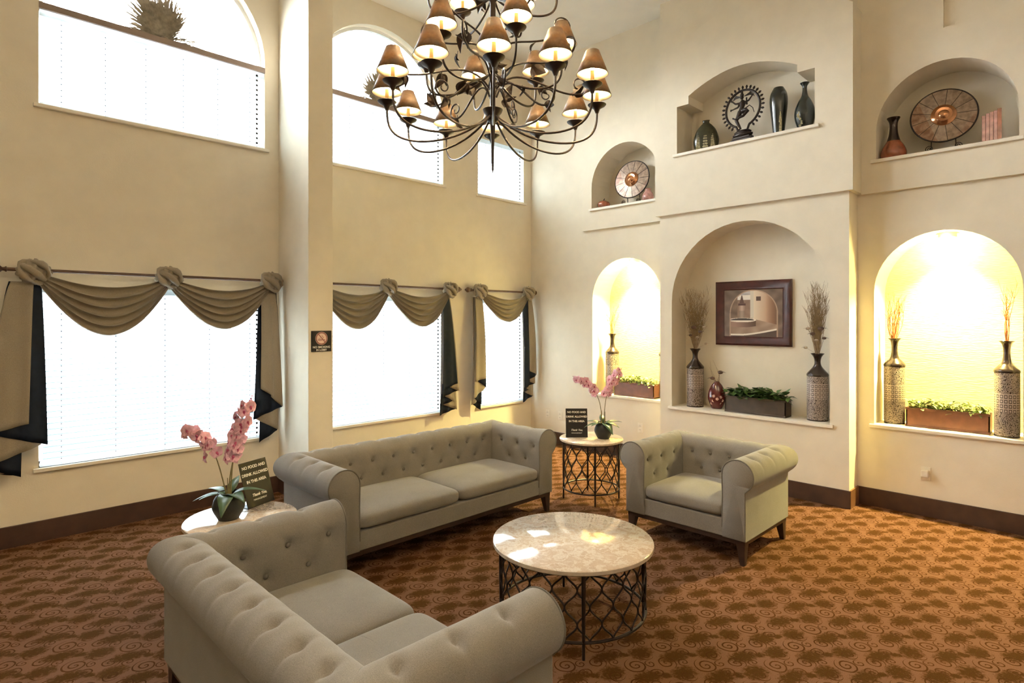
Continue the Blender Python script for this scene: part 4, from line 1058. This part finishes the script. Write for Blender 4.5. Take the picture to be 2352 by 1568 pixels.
MB().lathe([(.015, z(2.87)), (.015, z(3.06)), (.030, z(3.07)), (.024, z(3.10)), (.040, z(3.14)), (.026, z(3.17)), (.016, z(3.19)), (.016, z(3.46)), (.036, z(3.49)), (.040, z(3.52)), (.020, z(3.55)), (.014, z(3.58)), (.014, z(4.0)), (.024, z(4.03)), (.0, z(4.06))], 16).build('column', M_iron, ch)
m = MB()
for k in range(int((CEIL-4.05)/.045)):
    zz = z(4.06)+.045*k; ax = k % 2
    m.tube([((.011*cos(a) if ax else 0), (0 if ax else .011*cos(a)), zz+.028*sin(a)) for a in [2*pi*j/12 for j in range(12)]], .0035, 6, closed=True)
m.build('chain', M_iron, ch)
MB().lathe([(.0, z(CEIL)-.06), (.02, z(CEIL)-.055), (.07, z(CEIL)-.02), (.075, z(CEIL))], 24).build('ceiling_canopy', M_iron, ch)
def arm_set(Rr, zb, zh, dipz, n, a0, name):
    pts = bez([(.02, 0, z(zh)), (Rr*.30, 0, z(dipz)-.02), (Rr*.62, 0, z(dipz)-.055), (Rr*1.02, 0, z(dipz)-.04), (Rr*1.0, 0, z(zb)-.16), (Rr, 0, z(zb)-.005)], 26)
    base = None
    for k in range(n):
        a = R(227.4+a0+k*360/n)
        if base is None:
            arm = MB().tube(pts, .0062, 8).build('arm', M_iron, ch)
            pan = MB().lathe([(.008, z(zb)-.045), (.012, z(zb)-.036), (.018, z(zb)-.020), (.046, z(zb)-.004), (.052, z(zb)+.004), (.048, z(zb)+.006), (.010, z(zb)-.002)], 20, c=(Rr, 0, 0)).build('drip_pan', M_iron, arm)
            can = MB().lathe([(.010, z(zb)), (.010, z(zb)+.072), (.0, z(zb)+.073)], 12, c=(Rr, 0, 0)).build('candle_sleeve', M_candle, arm)
            blb = MB().lathe([(0, z(zb)+.073), (.010, z(zb)+.080), (.016, z(zb)+.100), (.011, z(zb)+.122), (.0, z(zb)+.140)], 12, c=(Rr, 0, 0)).build('bulb', M_bulb, arm)
            b0 = z(zb)+.052; so = MB().shell([(.082, b0), (.035, b0+.120)], 32, c=(Rr, 0, 0)).build('lamp_shade', M_sh_out, arm)
            so.data.materials.append(M_sh_in); sm = so.modifiers.new('skin', 'SOLIDIFY'); sm.thickness = .0022; sm.offset = -1; sm.material_offset = 1
            base = (arm, [pan, can, blb, so])
        else:
            arm = base[0].copy(); COL.objects.link(arm); arm.parent = ch
            for c in base[1]:
                d = c.copy(); COL.objects.link(d); d.parent = arm
        arm.rotation_euler = (0, 0, a)
arm_set(.585, 2.895, 2.83, 2.70, 12, 0, 'lower'); arm_set(.386, 3.14, 3.06, 2.99, 6, 17, 'middle'); arm_set(.36, 3.56, 3.48, 3.42, 6, 30, 'upper')
def spiral(c, r0, turns, a0, n=30, hd=1): return [(c[0]+r0*(1-.82*k/n)*cos(a0+hd*2*pi*turns*k/n), 0, c[1]+r0*(1-.82*k/n)*sin(a0+hd*2*pi*turns*k/n)) for k in range(n+1)]
def scroll_mesh(rad, z0, zt_, sr, name):
    s = spiral((rad, z(zt_)), sr, 1.35, R(-90), hd=1)
    lead = bez([(.02, 0, z(z0)), (rad*.25, 0, z(z0)+.16), (rad*.55, 0, z(z0)+.06), (rad*.75, 0, z(zt_)-sr-.02), (rad, 0, z(zt_)-sr)], 20)
    return MB().tube(lead+s[1:], [.0055]*20+[.0055*(1-.5*k/31) for k in range(31)], 7)
LF = MB()
LF.leaf((0, 0, 0), (1, 0, .1), (0, 1, 0), .085, .052, .45, 7, fold=.3)
LF.leaf((.004, .003, 0), (.7, .2, -.6), (0, 1, .3), .060, .034, .5, 6, fold=.3)
LF.tube([(-.02, 0, 0), (.0, 0, .002), (.03, -.004, .004)], .002, 5)
LFm = bpy.data.meshes.new('leaf'); LFm.from_pydata(LF.v, [], LF.f); LFm.materials.append(M_iron)
rnd = random.Random(5)
for rad, z0, zt_, sr, n, a0 in ((.52, 2.98, 3.06, .055, 6, 45), (.40, 3.16, 3.38, .065, 5, 30), (.30, 2.93, 2.93, .05, 5, 10), (.25, 3.5, 3.66, .05, 4, 20)):
    base = None
    for k in range(n):
        a = R(227.4+a0+k*360/n)
        if base is None: base = o = scroll_mesh(rad, z0, zt_, sr, 'scroll').build('scroll', M_iron, ch)
        else: o = base.copy(); COL.objects.link(o); o.parent = ch
        o.rotation_euler = (0, 0, a)
        for f, zz in ((.55, z0+.05), (.95, zt_-sr)):
            l = bpy.data.objects.new('leaf', LFm); COL.objects.link(l); l.parent = o
            l.location = (rad*f, 0, z(zz)); l.rotation_euler = (rnd.uniform(-.6, .6), rnd.uniform(-1.5, 1.5), rnd.uniform(-1.2, 1.2)); s_ = rnd.uniform(.7, 1.15); l.scale = (s_, s_, s_)
for k in range(6):   # long leaves round the top of the column
    l = bpy.data.objects.new('leaf', LFm); COL.objects.link(l); l.parent = ch; a = R(60*k); l.location = (.05*cos(a), .05*sin(a), z(3.66)); l.rotation_euler = (0, R(60), a); l.scale = (1.6, 1.6, 1.6)
